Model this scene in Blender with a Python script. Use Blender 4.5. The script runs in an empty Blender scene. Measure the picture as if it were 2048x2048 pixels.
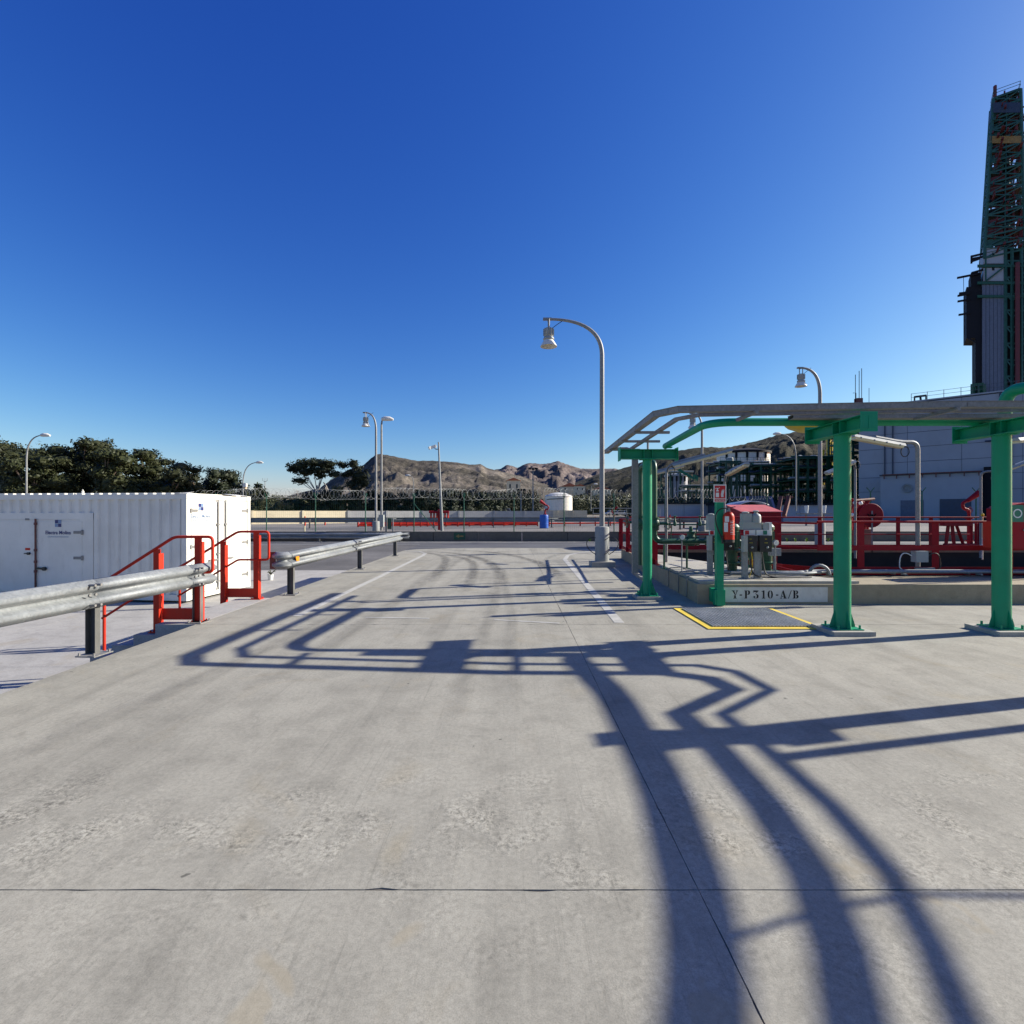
import bpy, math, random
from mathutils import Vector, Matrix, noise as mn
random.seed(7)
R = math.radians
C = bpy.context.scene.collection
S = bpy.context.scene

# ------------------------------------------------------------------ camera, sky, sun, exposure
cam = bpy.data.objects.new('camera', bpy.data.cameras.new('camera'))
C.objects.link(cam); S.camera = cam
H = 1.55
cam.location = (0, 0, H); cam.rotation_euler = (R(90), 0, 0)
cam.data.sensor_width = 36; cam.data.lens = 18
cam.data.clip_start = .05; cam.data.clip_end = 20000
SUN_EL = R(27.3); SUN_AZ = R(77.3)
world = bpy.data.worlds.new('World'); S.world = world; world.use_nodes = True
wn = world.node_tree.nodes; wl = world.node_tree.links
bg = wn['Background']
sky = wn.new('ShaderNodeTexSky'); sky.sky_type = 'NISHITA'; sky.sun_disc = False
sky.sun_elevation = SUN_EL; sky.sun_rotation = SUN_AZ
sky.air_density = 1.0; sky.dust_density = 0.6; sky.ozone_density = 3.0
hs = wn.new('ShaderNodeHueSaturation'); hs.inputs['Saturation'].default_value = 1.12
sr = wn.new('ShaderNodeSeparateColor'); cb = wn.new('ShaderNodeCombineColor')
wl.new(sky.outputs[0], hs.inputs['Color']); wl.new(hs.outputs[0], sr.inputs[0])
for k, (a_, g_) in enumerate(((1.48,1.68),(1.13,1.40),(1.05,.80))):      # colour response of the camera, the same over the whole sky
    p_ = wn.new('ShaderNodeMath'); p_.operation = 'POWER'; m1 = wn.new('ShaderNodeMath'); m1.operation = 'MULTIPLY'
    m2 = wn.new('ShaderNodeMath'); m2.operation = 'MULTIPLY'
    wl.new(sr.outputs[k], m1.inputs[0]); m1.inputs[1].default_value = .1464; wl.new(m1.outputs[0], p_.inputs[0]); p_.inputs[1].default_value = g_
    wl.new(p_.outputs[0], m2.inputs[0]); m2.inputs[1].default_value = a_/.1464; wl.new(m2.outputs[0], cb.inputs[k])
wl.new(cb.outputs[0], bg.inputs['Color'])
bg.inputs['Strength'].default_value = 0.0745
sl = bpy.data.lights.new('sun', 'SUN'); sl.energy = 5.0; sl.angle = R(.53); sl.color = (1, .95, .83)
sun = bpy.data.objects.new('sun', sl); C.objects.link(sun)
sd = Vector((math.sin(SUN_AZ)*math.cos(SUN_EL), math.cos(SUN_AZ)*math.cos(SUN_EL), math.sin(SUN_EL)))
sun.rotation_euler = (-sd).to_track_quat('-Z', 'Y').to_euler()
S.view_settings.view_transform = 'Standard'; S.view_settings.look = 'None'
S.view_settings.gamma = 1; S.view_settings.use_curve_mapping = False
S.view_settings.exposure = 0.85

# ------------------------------------------------------------------ helpers
def P(u, v, Y):      # point seen at photo pixel (u, v) at depth Y
    return Vector(((u-1024)/1024*Y, Y, H+(1024-v)/1024*Y))
def PZ(u, v, z=0):   # point seen at pixel (u, v) on the level z
    Y = (H-z)*1024/(v-1024)
    return Vector(((u-1024)/1024*Y, Y, z))
def V(*a): return Vector(a)

def frame(d):
    d = d.normalized()
    up = V(0,0,1) if abs(d.z) < .95 else V(0,1,0)
    a = d.cross(up).normalized(); b = a.cross(d).normalized()
    return a, b

class MB:
    def __init__(s): s.v = []; s.f = []; s.uv = None
    def add(s, vs, fs):
        o = len(s.v); s.v += [Vector(x) for x in vs]; s.f += [tuple(i+o for i in f) for f in fs]; return s
    def box(s, c, size, rz=0, M=None):
        x, y, z = [k/2 for k in size]
        vs = [V(i*x, j*y, k*z) for i in (-1,1) for j in (-1,1) for k in (-1,1)]
        m = M if M is not None else Matrix.Rotation(rz, 3, 'Z')
        c = Vector(c); vs = [m @ p + c for p in vs]
        return s.add(vs, [(0,1,3,2),(4,6,7,5),(0,4,5,1),(2,3,7,6),(0,2,6,4),(1,5,7,3)])
    def bb(s, x0, x1, y0, y1, z0, z1):
        return s.box(((x0+x1)/2,(y0+y1)/2,(z0+z1)/2), (x1-x0,y1-y0,z1-z0))
    def bar(s, p0, p1, w, h):     # box from p0 to p1, width across, height up
        p0, p1 = Vector(p0), Vector(p1); a, b = frame(p1-p0); vs = []
        for p in (p0, p1):
            for i, j in ((-1,-1),(1,-1),(1,1),(-1,1)): vs.append(p + a*i*w/2 + b*j*h/2)
        return s.add(vs, [(3,2,1,0),(4,5,6,7),(0,1,5,4),(1,2,6,5),(2,3,7,6),(3,0,4,7)])
    def tube(s, path, r, n=10, cap=True, r1=None):
        path = [Vector(p) for p in path]; m = len(path); rings = []; pa = None
        for i, p in enumerate(path):
            d = (path[min(i+1,m-1)] - path[max(i-1,0)]).normalized()
            if pa is None: a, b = frame(d)
            else:
                a = pa - d*pa.dot(d)
                a = a.normalized() if a.length > 1e-5 else frame(d)[0]
                b = a.cross(d)
            pa = a
            rr = r if r1 is None else r + (r1-r)*i/(m-1)
            if callable(r): rr = r(i/(m-1))
            rings.append([p + (a*math.cos(t) + b*math.sin(t))*rr for t in [2*math.pi*k/n for k in range(n)]])
        vs = [q for g in rings for q in g]; fs = []
        for i in range(m-1):
            for k in range(n):
                k2 = (k+1) % n
                fs.append((i*n+k, i*n+k2, (i+1)*n+k2, (i+1)*n+k))
        if cap: fs += [tuple(range(n))[::-1], tuple((m-1)*n+k for k in range(n))]
        return s.add(vs, fs)
    def cyl(s, p0, p1, r, n=14, r1=None): return s.tube([p0, p1], r, n, True, r1)
    def lathe(s, c, prof, n=20, ax=V(0,0,1)):   # prof: (radius, along axis)
        c = Vector(c); a, b = frame(ax); ax = ax.normalized(); vs = []; fs = []
        for r, z in prof:
            for k in range(n):
                t = 2*math.pi*k/n; vs.append(c + ax*z + (a*math.cos(t)+b*math.sin(t))*max(r,1e-4))
        m = len(prof)
        for i in range(m-1):
            for k in range(n):
                k2 = (k+1)%n; fs.append((i*n+k, i*n+k2, (i+1)*n+k2, (i+1)*n+k))
        fs += [tuple(range(n))[::-1], tuple((m-1)*n+k for k in range(n))]
        return s.add(vs, fs)
    def prism(s, poly, off):     # poly: 3D points, off: extrusion vector
        n = len(poly); off = Vector(off); vs = [Vector(p) for p in poly] + [Vector(p)+off for p in poly]
        return s.add(vs, [tuple(range(n))[::-1], tuple(range(n,2*n))] + [(i,(i+1)%n,n+(i+1)%n,n+i) for i in range(n)])
    def sweep(s, prof, path, closed=False):   # prof: (side, up) points swept along a level path with mitres
        path = [Vector(p) for p in path]; m = len(path); n = len(prof); vs = []; fs = []
        for i, p in enumerate(path):
            d0 = (path[i]-path[i-1]).normalized() if i else (path[1]-path[0]).normalized()
            d1 = (path[i+1]-path[i]).normalized() if i < m-1 else d0
            if not i: d0 = d1
            n0 = V(d0.y,-d0.x,0).normalized(); n1 = V(d1.y,-d1.x,0).normalized()
            nn = (n0+n1).normalized(); k = 1/max(.3, nn.dot(n0))
            for a, b in prof: vs.append(p + nn*a*k + V(0,0,b))
        for i in range(m-1):
            for k in range(n if closed else n-1):
                k2 = (k+1)%n; fs.append((i*n+k,i*n+k2,(i+1)*n+k2,(i+1)*n+k))
        if closed: fs += [tuple(range(n))[::-1], tuple((m-1)*n+k for k in range(n))]
        return s.add(vs, fs)
    def build(s, name, mat, parent=None, label=None, cat=None, group=None, kind=None, smooth=True, ang=35, solid=0):
        me = bpy.data.meshes.new(name)
        off = V(0,0,0); q = parent
        while q is not None: off += q.location; q = q.parent
        me.from_pydata([p-off for p in s.v], [], s.f); me.validate()
        import bmesh
        bm = bmesh.new(); bm.from_mesh(me); bmesh.ops.recalc_face_normals(bm, faces=bm.faces[:]); bm.to_mesh(me); bm.free()
        if smooth:
            me.polygons.foreach_set('use_smooth', [True]*len(me.polygons)); me.set_sharp_from_angle(angle=R(ang))
        if mat: me.materials.append(mat)
        if s.uv:
            ul = me.uv_layers.new(name='UVMap')
            for l in me.loops: ul.data[l.index].uv = s.uv[l.vertex_index]
        o = bpy.data.objects.new(name, me); C.objects.link(o); o.parent = parent
        if solid:
            md = o.modifiers.new('s', 'SOLIDIFY'); md.thickness = solid; md.offset = 0
        tag(o, label, cat, group, kind)
        return o

def tag(o, label=None, cat=None, group=None, kind=None):
    if label: o['label'] = label
    if cat: o['category'] = cat
    if group: o['group'] = group
    if kind: o['kind'] = kind
    return o
def thing(name, label, cat, loc=(0,0,0), group=None):
    o = bpy.data.objects.new(name, None); C.objects.link(o); o.location = Vector(loc); o.empty_display_size = .2
    return tag(o, label, cat, group)
def dup(root, loc, rz=0, label=None, scale=1):
    def cp(o, par):
        c = o.copy(); C.objects.link(c); c.parent = par
        for ch in o.children: cp(ch, c)
        return c
    r = cp(root, None); r.location = Vector(loc); r.rotation_euler = (0,0,rz); r.scale = (scale,)*3
    if label: r['label'] = label
    return r
def piece(src, loc, rz=0, parent=None, scale=None):   # same mesh, next place
    c = src.copy(); C.objects.link(c); c.parent = parent or src.parent; c.location = Vector(loc); c.rotation_euler = (0,0,rz)
    if scale: c.scale = scale
    return c
def bez(p0, p1, p2, n=8):
    p0, p1, p2 = Vector(p0), Vector(p1), Vector(p2)
    return [p0*(1-t)**2 + p1*2*t*(1-t) + p2*t*t for t in [i/n for i in range(n+1)]]
def rounded(path, r=.15, n=6):
    path = [Vector(p) for p in path]; out = [path[0]]
    for i in range(1, len(path)-1):
        a = (path[i-1]-path[i]); b = (path[i+1]-path[i])
        k = min(r, a.length*.49, b.length*.49)
        out += bez(path[i]+a.normalized()*k, path[i], path[i]+b.normalized()*k, n)
    return out + [path[-1]]

_tc = {}
def text(s, size, bold=0.0):       # flat lettering: verts (x, y), faces; centred on x
    key = (s, size, bold)
    if key in _tc: return _tc[key]
    cu = bpy.data.curves.new('t', 'FONT'); cu.body = s; cu.size = size; cu.align_x = 'CENTER'; cu.offset = bold
    ob = bpy.data.objects.new('t', cu); C.objects.link(ob)
    bpy.context.view_layer.update()
    me = bpy.data.meshes.new_from_object(ob.evaluated_get(bpy.context.evaluated_depsgraph_get()))
    r = ([v.co.copy() for v in me.vertices], [tuple(p.vertices) for p in me.polygons])
    bpy.data.objects.remove(ob); bpy.data.curves.remove(cu); bpy.data.meshes.remove(me)
    _tc[key] = r; return r
def put_text(mb, s, size, origin, right, up, bold=0.0, sx=1):
    vs, fs = text(s, size, bold); origin, right, up = Vector(origin), Vector(right), Vector(up)
    mb.add([origin + right*v.x*sx + up*v.y for v in vs], fs); return mb

# ------------------------------------------------------------------ materials
def nt(name):
    m = bpy.data.materials.new(name); m.use_nodes = True
    t = m.node_tree; return m, t.nodes, t.links, t.nodes['Principled BSDF']
def ramp(n, l, src, stops, interp='LINEAR'):
    r = n.new('ShaderNodeValToRGB'); r.color_ramp.interpolation = interp
    e = r.color_ramp.elements
    while len(e) < len(stops): e.new(.5)
    for k, (p, c) in enumerate(stops):
        e[k].position = p; e[k].color = (*c, 1) if isinstance(c, tuple) else (c,c,c,1)
    l.new(src, r.inputs[0]); return r.outputs[0]
def noise(n, l, vec, scale, detail=4, rough=.5, dist=0):
    t = n.new('ShaderNodeTexNoise'); t.inputs['Scale'].default_value = scale; t.inputs['Detail'].default_value = detail
    t.inputs['Roughness'].default_value = rough; t.inputs['Distortion'].default_value = dist
    if vec: l.new(vec, t.inputs['Vector'])
    return t.outputs[0]
def mapping(n, l, vec, sc=(1,1,1), rot=(0,0,0)):
    t = n.new('ShaderNodeMapping'); t.inputs['Scale'].default_value = sc; t.inputs['Rotation'].default_value = rot
    l.new(vec, t.inputs['Vector']); return t.outputs[0]
def mix(n, l, fac, a, b, mode='MIX'):
    t = n.new('ShaderNodeMix'); t.data_type = 'RGBA'; t.blend_type = mode
    for k, x in ((0,fac),(6,a),(7,b)):
        if isinstance(x, (int,float)): t.inputs[k].default_value = x if k == 0 else (x,x,x,1)
        elif isinstance(x, tuple): t.inputs[k].default_value = (*x,1)
        else: l.new(x, t.inputs[k])
    return t.outputs[2]
def mth(n, l, op, a, b=0.0, clamp=False):
    t = n.new('ShaderNodeMath'); t.operation = op; t.use_clamp = clamp
    for k, x in ((0,a),(1,b)):
        if isinstance(x, (int,float)): t.inputs[k].default_value = x
        else: l.new(x, t.inputs[k])
    return t.outputs[0]
def bump(n, l, b, h, strength=.3, dist=.01):
    t = n.new('ShaderNodeBump'); t.inputs['Strength'].default_value = strength; t.inputs['Distance'].default_value = dist
    l.new(h, t.inputs['Height']); l.new(t.outputs[0], b.inputs['Normal'])
def pos(n): return n.new('ShaderNodeNewGeometry').outputs['Position']

def paint(name, col, rough=.45, metal=0, var=.18, scale=3, dirt=.25, dirtcol=(.12,.10,.08), bmp=.04, spec=.5, chips=0):
    m, n, l, b = nt(name)
    p = n.new('ShaderNodeTexCoord').outputs['Object']
    a = noise(n, l, p, scale, 5, .6)
    var *= 1.3; dark = tuple(c*(1-var) for c in col); lite = tuple(min(1,c*(1+var)) for c in col)
    c = ramp(n, l, a, [(.3, dark), (.7, lite)])
    g = noise(n, l, mapping(n, l, p, (1,1,.35)), scale*4, 6, .7)
    g = ramp(n, l, g, [(.55, 0.0), (.8, dirt)])
    c = mix(n, l, g, c, dirtcol)
    if chips:
        ch = ramp(n, l, noise(n, l, p, 26, 8, .72), [(.655, 0.0), (.68, chips)])
        c = mix(n, l, mth(n, l, 'MULTIPLY', ch, ramp(n, l, noise(n, l, p, 2.3, 3), [(.45, 0.0), (.6, 1.0)])), c, (.10,.045,.022))
        c = mix(n, l, ramp(n, l, noise(n, l, mapping(n, l, p, (9,9,.5)), 2.0, 5, .7), [(.56, 0.0), (.75, chips*.45)]), c, tuple(x*.55+.02 for x in col))
    l.new(c, b.inputs['Base Color'])
    l.new(ramp(n, l, a, [(.2, max(0,rough-.1)), (.8, min(1,rough+.15))]), b.inputs['Roughness'])
    b.inputs['Metallic'].default_value = metal; b.inputs['Specular IOR Level'].default_value = spec
    if bmp: bump(n, l, b, noise(n, l, p, 40, 3), bmp, .004)
    return m

def mat_concrete(name, base=(.36,.345,.32), worn=False, dirt=1.0, sc=1.0):
    m, n, l, b = nt(name); p = pos(n)
    big = noise(n, l, p, .45*sc, 7, .60)
    c = ramp(n, l, big, [(.3, tuple(x*.85 for x in base)), (.48, base), (.7, tuple(x*1.10 for x in base))])
    med = noise(n, l, p, 3.2*sc, 8, .68, .4)
    c = mix(n, l, .8*dirt, c, mix(n, l, 1.0, c, ramp(n, l, med, [(.32, .78), (.52, 1.0), (.72, 1.09)]), 'MULTIPLY'))
    # warm stains
    st = ramp(n, l, noise(n, l, p, 1.3, 5, .6, .8), [(.58, 0.0), (.75, .45)])
    c = mix(n, l, st, c, tuple(a*b_ for a, b_ in zip(base, (.92,.82,.64))))
    if worn:
        # long rubbed tracks running along the driving direction
        tr = noise(n, l, mapping(n, l, p, (1.7,.10,1)), 1.6, 5, .55, .3)
        c = mix(n, l, 1.0, c, ramp(n, l, tr, [(.34, .86), (.52, 1.0), (.75, 1.03)]), 'MULTIPLY')
        sc2 = noise(n, l, mapping(n, l, p, (1,.35,1), (0,0,.5)), 5, 7, .75, 1.2)
        c = mix(n, l, 1.0, c, ramp(n, l, sc2, [(.30, .84), (.42, 1.0)]), 'MULTIPLY')
    fine = mth(n, l, 'ADD', mth(n, l, 'MULTIPLY', noise(n, l, p, 38*sc, 5, .7), .45), mth(n, l, 'MULTIPLY', noise(n, l, p, 170*sc, 3, .8), .55))
    c = mix(n, l, 1.0, c, ramp(n, l, fine, [(.38, .78), (.5, 1.0), (.63, 1.19)]), 'MULTIPLY')
    h = mth(n, l, 'MULTIPLY', fine, .25)
    vo = n.new('ShaderNodeTexVoronoi'); vo.inputs['Scale'].default_value = 55; vo.feature = 'F1'; l.new(p, vo.inputs['Vector'])
    pit = ramp(n, l, vo.outputs['Distance'], [(.0, 0.0), (.22, 1.0)])
    pitmask = ramp(n, l, noise(n, l, p, 14, 4, .7), [(.60, 0.0), (.70, 1.0)])
    pf = mth(n, l, 'MULTIPLY', pitmask, mth(n, l, 'SUBTRACT', 1.0, pit))
    c = mix(n, l, mth(n, l, 'MULTIPLY', pf, .55), c, tuple(x*.35 for x in base))
    h = mth(n, l, 'SUBTRACT', h, mth(n, l, 'MULTIPLY', pf, .5))
    if worn:
        # thin scuffs and drag marks along the lane
        for ang, amt in ((.10, .80), (-.35, .86)):
            sf = noise(n, l, mapping(n, l, p, (26,.55,1), (0,0,ang)), 1.0, 5, .8, .2)
            c = mix(n, l, 1.0, c, ramp(n, l, sf, [(.30, amt), (.42, 1.0), (.60, 1.0), (.74, 1.07)]), 'MULTIPLY')
        # scaled, broken crust near the transverse joint, its small shadows and highlights painted in
        sx = n.new('ShaderNodeSeparateXYZ'); l.new(p, sx.inputs[0])
        y = mth(n, l, 'ADD', sx.outputs[1], mth(n, l, 'MULTIPLY', noise(n, l, p, .8, 3), 1.3))
        band = ramp(n, l, mth(n, l, 'DIVIDE', y, 6.0), [(.30, .25), (.46, 0.5), (.50, 1.0), (.58, .75), (.64, 0.0)])
        cr = noise(n, l, p, 34, 10, .82, .4)
        patch = ramp(n, l, noise(n, l, p, 2.6, 5, .65), [(.45, 0.0), (.68, .9)])
        msk = mth(n, l, 'MULTIPLY', band, patch)
        crk = ramp(n, l, cr, [(.42, .30), (.485, 1.0), (.57, 1.6)])
        c = mix(n, l, msk, c, mix(n, l, 1.0, c, crk, 'MULTIPLY'))
        h = mth(n, l, 'ADD', h, mth(n, l, 'MULTIPLY', msk, mth(n, l, 'MULTIPLY', cr, 1.1)))
        # peeled smooth patches, warmer and flat
        pe = mth(n, l, 'MULTIPLY', ramp(n, l, noise(n, l, p, 2.1, 3, .5, .6), [(.63, 0.0), (.66, 1.0)]), ramp(n, l, mth(n, l, 'DIVIDE', y, 6.0), [(.47, 1.0), (.5, 0.0)]))
        c = mix(n, l, mth(n, l, 'MULTIPLY', pe, .5), c, tuple(a*b_ for a, b_ in zip(base, (1.02,.93,.78))))
        # hairline cracks
        ve = n.new('ShaderNodeTexVoronoi'); ve.feature = 'DISTANCE_TO_EDGE'; ve.inputs['Scale'].default_value = .55
        pw = mix(n, l, .12, p, n.new('ShaderNodeTexNoise').outputs['Color'], 'ADD')
        l.new(pw, ve.inputs['Vector'])
        ck = ramp(n, l, ve.outputs['Distance'], [(.0, 1.0), (.002, 0.0)])
        ck = mth(n, l, 'MULTIPLY', ck, ramp(n, l, noise(n, l, p, .9, 2), [(.52, 0.0), (.6, 1.0)]))
        oil = ramp(n, l, noise(n, l, p, 1.9, 4, .6, .3), [(.66, 0.0), (.74, .55)])
        c = mix(n, l, oil, c, tuple(x*.55 for x in base))
        sp_ = ramp(n, l, noise(n, l, p, 9, 3, .5), [(.735, 0.0), (.76, .75)])
        c = mix(n, l, sp_, c, (.075,.07,.06))
    l.new(c, b.inputs['Base Color'])
    b.inputs['Roughness'].default_value = .88; b.inputs['Specular IOR Level'].default_value = .25
    bump(n, l, b, h, .55, .006)
    return m

def mat_asphalt(name, col=(.075,.075,.08)):
    m, n, l, b = nt(name); p = pos(n)
    a = noise(n, l, p, .6, 6, .65)
    c = ramp(n, l, a, [(.3, tuple(x*.8 for x in col)), (.7, tuple(x*1.3 for x in col))])
    tr = noise(n, l, mapping(n, l, p, (.07,1.3,1)), 1.2, 4, .6)
    c = mix(n, l, 1.0, c, ramp(n, l, tr, [(.35, .8), (.65, 1.2)]), 'MULTIPLY')
    f = noise(n, l, p, 90, 4, .8)
    c = mix(n, l, 1.0, c, ramp(n, l, f, [(.35, .7), (.65, 1.35)]), 'MULTIPLY')
    l.new(c, b.inputs['Base Color']); b.inputs['Roughness'].default_value = .85
    bump(n, l, b, f, .4, .005); return m

def mat_galv(name, col=(.42,.44,.45), rough=.42, metal=.6):
    m, n, l, b = nt(name)
    p = n.new('ShaderNodeTexCoord').outputs['Object']
    vo = n.new('ShaderNodeTexVoronoi'); vo.inputs['Scale'].default_value = 45; l.new(p, vo.inputs['Vector'])
    sp = n.new('ShaderNodeSeparateColor'); l.new(vo.outputs['Color'], sp.inputs[0])
    a = noise(n, l, p, 2.2, 7, .65)
    c = ramp(n, l, a, [(.3, tuple(x*.78 for x in col)), (.7, tuple(x*1.16 for x in col))])
    c = mix(n, l, 1.0, c, ramp(n, l, sp.outputs[0], [(0.0, .86), (1.0, 1.1)]), 'MULTIPLY')
    wr = ramp(n, l, noise(n, l, mapping(n, l, p, (1,1,.5)), 16, 7, .75), [(.60, 0.0), (.72, .7)])
    c = mix(n, l, wr, c, tuple(min(1,x*1.5) for x in col))
    l.new(c, b.inputs['Base Color'])
    l.new(ramp(n, l, a, [(.2, rough-.08), (.8, rough+.2)]), b.inputs['Roughness'])
    b.inputs['Metallic'].default_value = metal
    bump(n, l, b, noise(n, l, p, 25, 5), .08, .004); return m

M = {}
M['slab'] = mat_concrete('slab_concrete', (.308,.292,.243), worn=True)
M['slab2'] = mat_concrete('pale_concrete', (.36,.345,.32))
M['kerb'] = mat_concrete('kerb_concrete', (.30,.255,.175), dirt=1.0, sc=2)
M['pad'] = mat_concrete('pad_concrete', (.36,.345,.30), sc=2)
M['ped'] = mat_concrete('pedestal_concrete', (.27,.28,.27), sc=2, dirt=.5)
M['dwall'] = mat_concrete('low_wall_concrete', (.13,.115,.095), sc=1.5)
M['cream'] = mat_concrete('cream_wall', (.62,.54,.38), dirt=.4)
M['swall'] = mat_concrete('shaded_wall', (.36,.36,.35), dirt=.6)  # shaded stretch of the perimeter wall, shade put into a greyer colour
M['joint'] = mat_concrete('joint_filler', (.13,.12,.105))
M['asph'] = mat_asphalt('asphalt')
M['asph2'] = mat_asphalt('old_asphalt', (.11,.105,.10))
M['gravel'] = mat_asphalt('gravel', (.16,.145,.13))
M['soil'] = mat_asphalt('dry_soil', (.17,.145,.105))
M['white'] = paint('white_paint', (.66,.64,.58), .45, var=.07, scale=1.2, dirt=.32, dirtcol=(.33,.29,.22), chips=.35)
M['roadw'] = paint('road_marking', (.42,.41,.375), .85, var=.14, scale=6, dirt=.95, dirtcol=(.27,.26,.23), spec=.2)
M['panelw'] = paint('whitewash', (.60,.58,.52), .8, var=.08, scale=5, dirt=.55, dirtcol=(.33,.26,.18))
M['red'] = paint('red_rail_paint', (.52,.028,.010), .5, spec=.25, chips=.5, var=.1, dirt=.18)
M['red2'] = paint('dark_red_paint', (.27,.004,.012), .55, spec=.22, chips=.6, var=.12, dirt=.2)
M['green'] = paint('green_paint', (.001,.25,.12), .45, spec=.35, chips=.7, var=.1, scale=2, dirt=.16, dirtcol=(.02,.05,.04))
M['dgreen'] = paint('dark_green_paint', (.004,.060,.030), .4, var=.18, dirt=.35, dirtcol=(.12,.13,.09))
M['fgreen'] = paint('fence_green', (.01,.085,.05), .5)
M['yellow'] = paint('yellow_paint', (.72,.52,.05), .55, var=.08, dirt=.3)
M['ylw2'] = paint('safety_yellow', (.62,.47,.01), .35, var=.05, dirt=.1)
M['galv'] = mat_galv('galvanised', (.235,.25,.26), .55, .35)
M['galv2'] = mat_galv('galvanised_tray', (.23,.225,.215), .55, .3)
M['pole'] = mat_galv('lamp_pole', (.23,.235,.235), .5, .25)
M['grey'] = paint('grey_enclosure', (.30,.32,.31), .5, var=.06, dirt=.1)
M['black'] = paint('black_plastic', (.012,.012,.013), .5, dirt=.05)
M['cable'] = paint('cable', (.015,.015,.016), .55, bmp=0)
M['nearblack'] = paint('near_black', (.006,.006,.007), .75, dirt=.05)
M['blue'] = paint('blue_barrel', (.01,.09,.42), .4, var=.1)
M['navy'] = paint('navy_print', (.012,.02,.13), .5, var=.02, dirt=0)
M['navy2'] = paint('pale_blue_print', (.16,.24,.38), .5, var=.02, dirt=0)
M['lens'] = paint('yellowed_diffuser', (.60,.54,.36), .35, var=.05, dirt=.1)
M['clad'] = paint('grey_cladding', (.30,.32,.36), .5, var=.06, scale=.4, dirt=.12)
M['dblue'] = paint('dark_blue_steel', (.03,.045,.08), .5, dirt=.1)
M['dark'] = paint('dark_steel', (.012,.012,.016), .7, spec=.2, dirt=.1)
M['steel'] = paint('tower_steel', (.016,.085,.068), .55, var=.3, dirt=.3, dirtcol=(.12,.04,.03))
M['rust'] = paint('rusty_brown', (.14,.05,.04), .7, var=.3, dirt=.3)
M['glass'] = paint('window_glass', (.03,.04,.05), .08, var=.05, dirt=0, bmp=0)
M['bark'] = paint('pine_bark', (.17,.12,.09), .9, var=.35, scale=6, dirt=.4)
M['bark2'] = paint('pale_bark', (.33,.29,.25), .9, var=.25, scale=6, dirt=.3)
M['orange'] = paint('orange_reflector', (.75,.24,.01), .25, var=.03, dirt=.05)
M['sred'] = paint('sign_red', (.50,.008,.012), .45, var=.04, dirt=.1)
M['sgreen'] = paint('sign_green', (.01,.16,.09), .45, var=.04, dirt=.1)
M['ink'] = paint('black_stencil', (.015,.013,.012), .8, var=.2, dirt=.35, dirtcol=(.25,.22,.18))
M['label'] = paint('label_white', (.68,.68,.64), .5, var=.05, dirt=.1)
M['deck'] = paint('green_deck', (.06,.17,.07), .8, var=.2)
M['tan'] = paint('tan_plaster', (.55,.42,.28), .8, var=.1)
M['tile'] = paint('roof_tile', (.42,.13,.06), .8, var=.2)

def mat_leaf(name, a, b_):
    m, n, l, b = nt(name); p = pos(n)
    c = ramp(n, l, noise(n, l, p, 1.1, 4, .7), [(.32, a), (.66, b_)])
    oi = n.new('ShaderNodeObjectInfo')
    c = mix(n, l, 1.0, c, ramp(n, l, oi.outputs['Random'], [(0.0, .82), (1.0, 1.2)]), 'MULTIPLY')
    l.new(c, b.inputs['Base Color']); b.inputs['Roughness'].default_value = .6; b.inputs['Specular IOR Level'].default_value = .25
    return m
M['pine'] = mat_leaf('pine_foliage', (.016,.024,.009), (.046,.050,.017))
M['pined'] = mat_leaf('dark_pine_foliage', (.010,.018,.009), (.030,.036,.015))
M['scrub'] = mat_leaf('scrub_foliage', (.040,.050,.020), (.095,.095,.045))

def mat_hill(name, rock, veg, sc=1.0, vmid=.5):
    m, n, l, b = nt(name); p = pos(n)
    a = noise(n, l, p, .012*sc, 9, .72, .3)
    f = noise(n, l, p, .11*sc, 8, .85, .6)
    g = noise(n, l, p, .45*sc, 4, .8)
    s = mth(n, l, 'ADD', mth(n, l, 'MULTIPLY', a, .3), mth(n, l, 'ADD', mth(n, l, 'MULTIPLY', f, .42), mth(n, l, 'MULTIPLY', g, .28)))
    c = ramp(n, l, s, [(vmid-.06, veg), (vmid+.005, tuple((x+y)/2 for x, y in zip(veg, rock))), (vmid+.05, rock), (vmid+.12, tuple(min(1,x*1.5) for x in rock))])
    w = ramp(n, l, noise(n, l, p, .006*sc, 5, .6), [(.40, .72), (.65, 1.15)])
    l.new(mix(n, l, 1.0, c, w, 'MULTIPLY'), b.inputs['Base Color'])
    b.inputs['Roughness'].default_value = .95; b.inputs['Specular IOR Level'].default_value = .1
    bump(n, l, b, f, .7, 4.0/sc); return m
M['hillA'] = mat_hill('rocky_scrub_hill', (.175,.150,.125), (.055,.053,.043))
M['hillB'] = mat_hill('quarried_hill', (.195,.158,.145), (.080,.068,.066), .8, .485)
M['hillC'] = mat_hill('scrub_hill', (.095,.082,.060), (.030,.032,.022), 1.2, .52)
M['grate'] = mat_galv('grating_steel', (.46,.47,.47), .5, .3)
M['gpost'] = paint('guardrail_post', (.10,.10,.095), .6, var=.2, dirt=.2)
M['tred'] = paint('tower_red', (.11,.018,.022), .6, var=.2)
M['weed'] = mat_leaf('weed_foliage', (.10,.19,.02), (.16,.26,.03))
M['ochre'] = paint('ochre_paint', (.28,.17,.05), .6)
M['slate'] = paint('slate_panel', (.10,.115,.16), .5, var=.15, dirt=.3)

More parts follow.
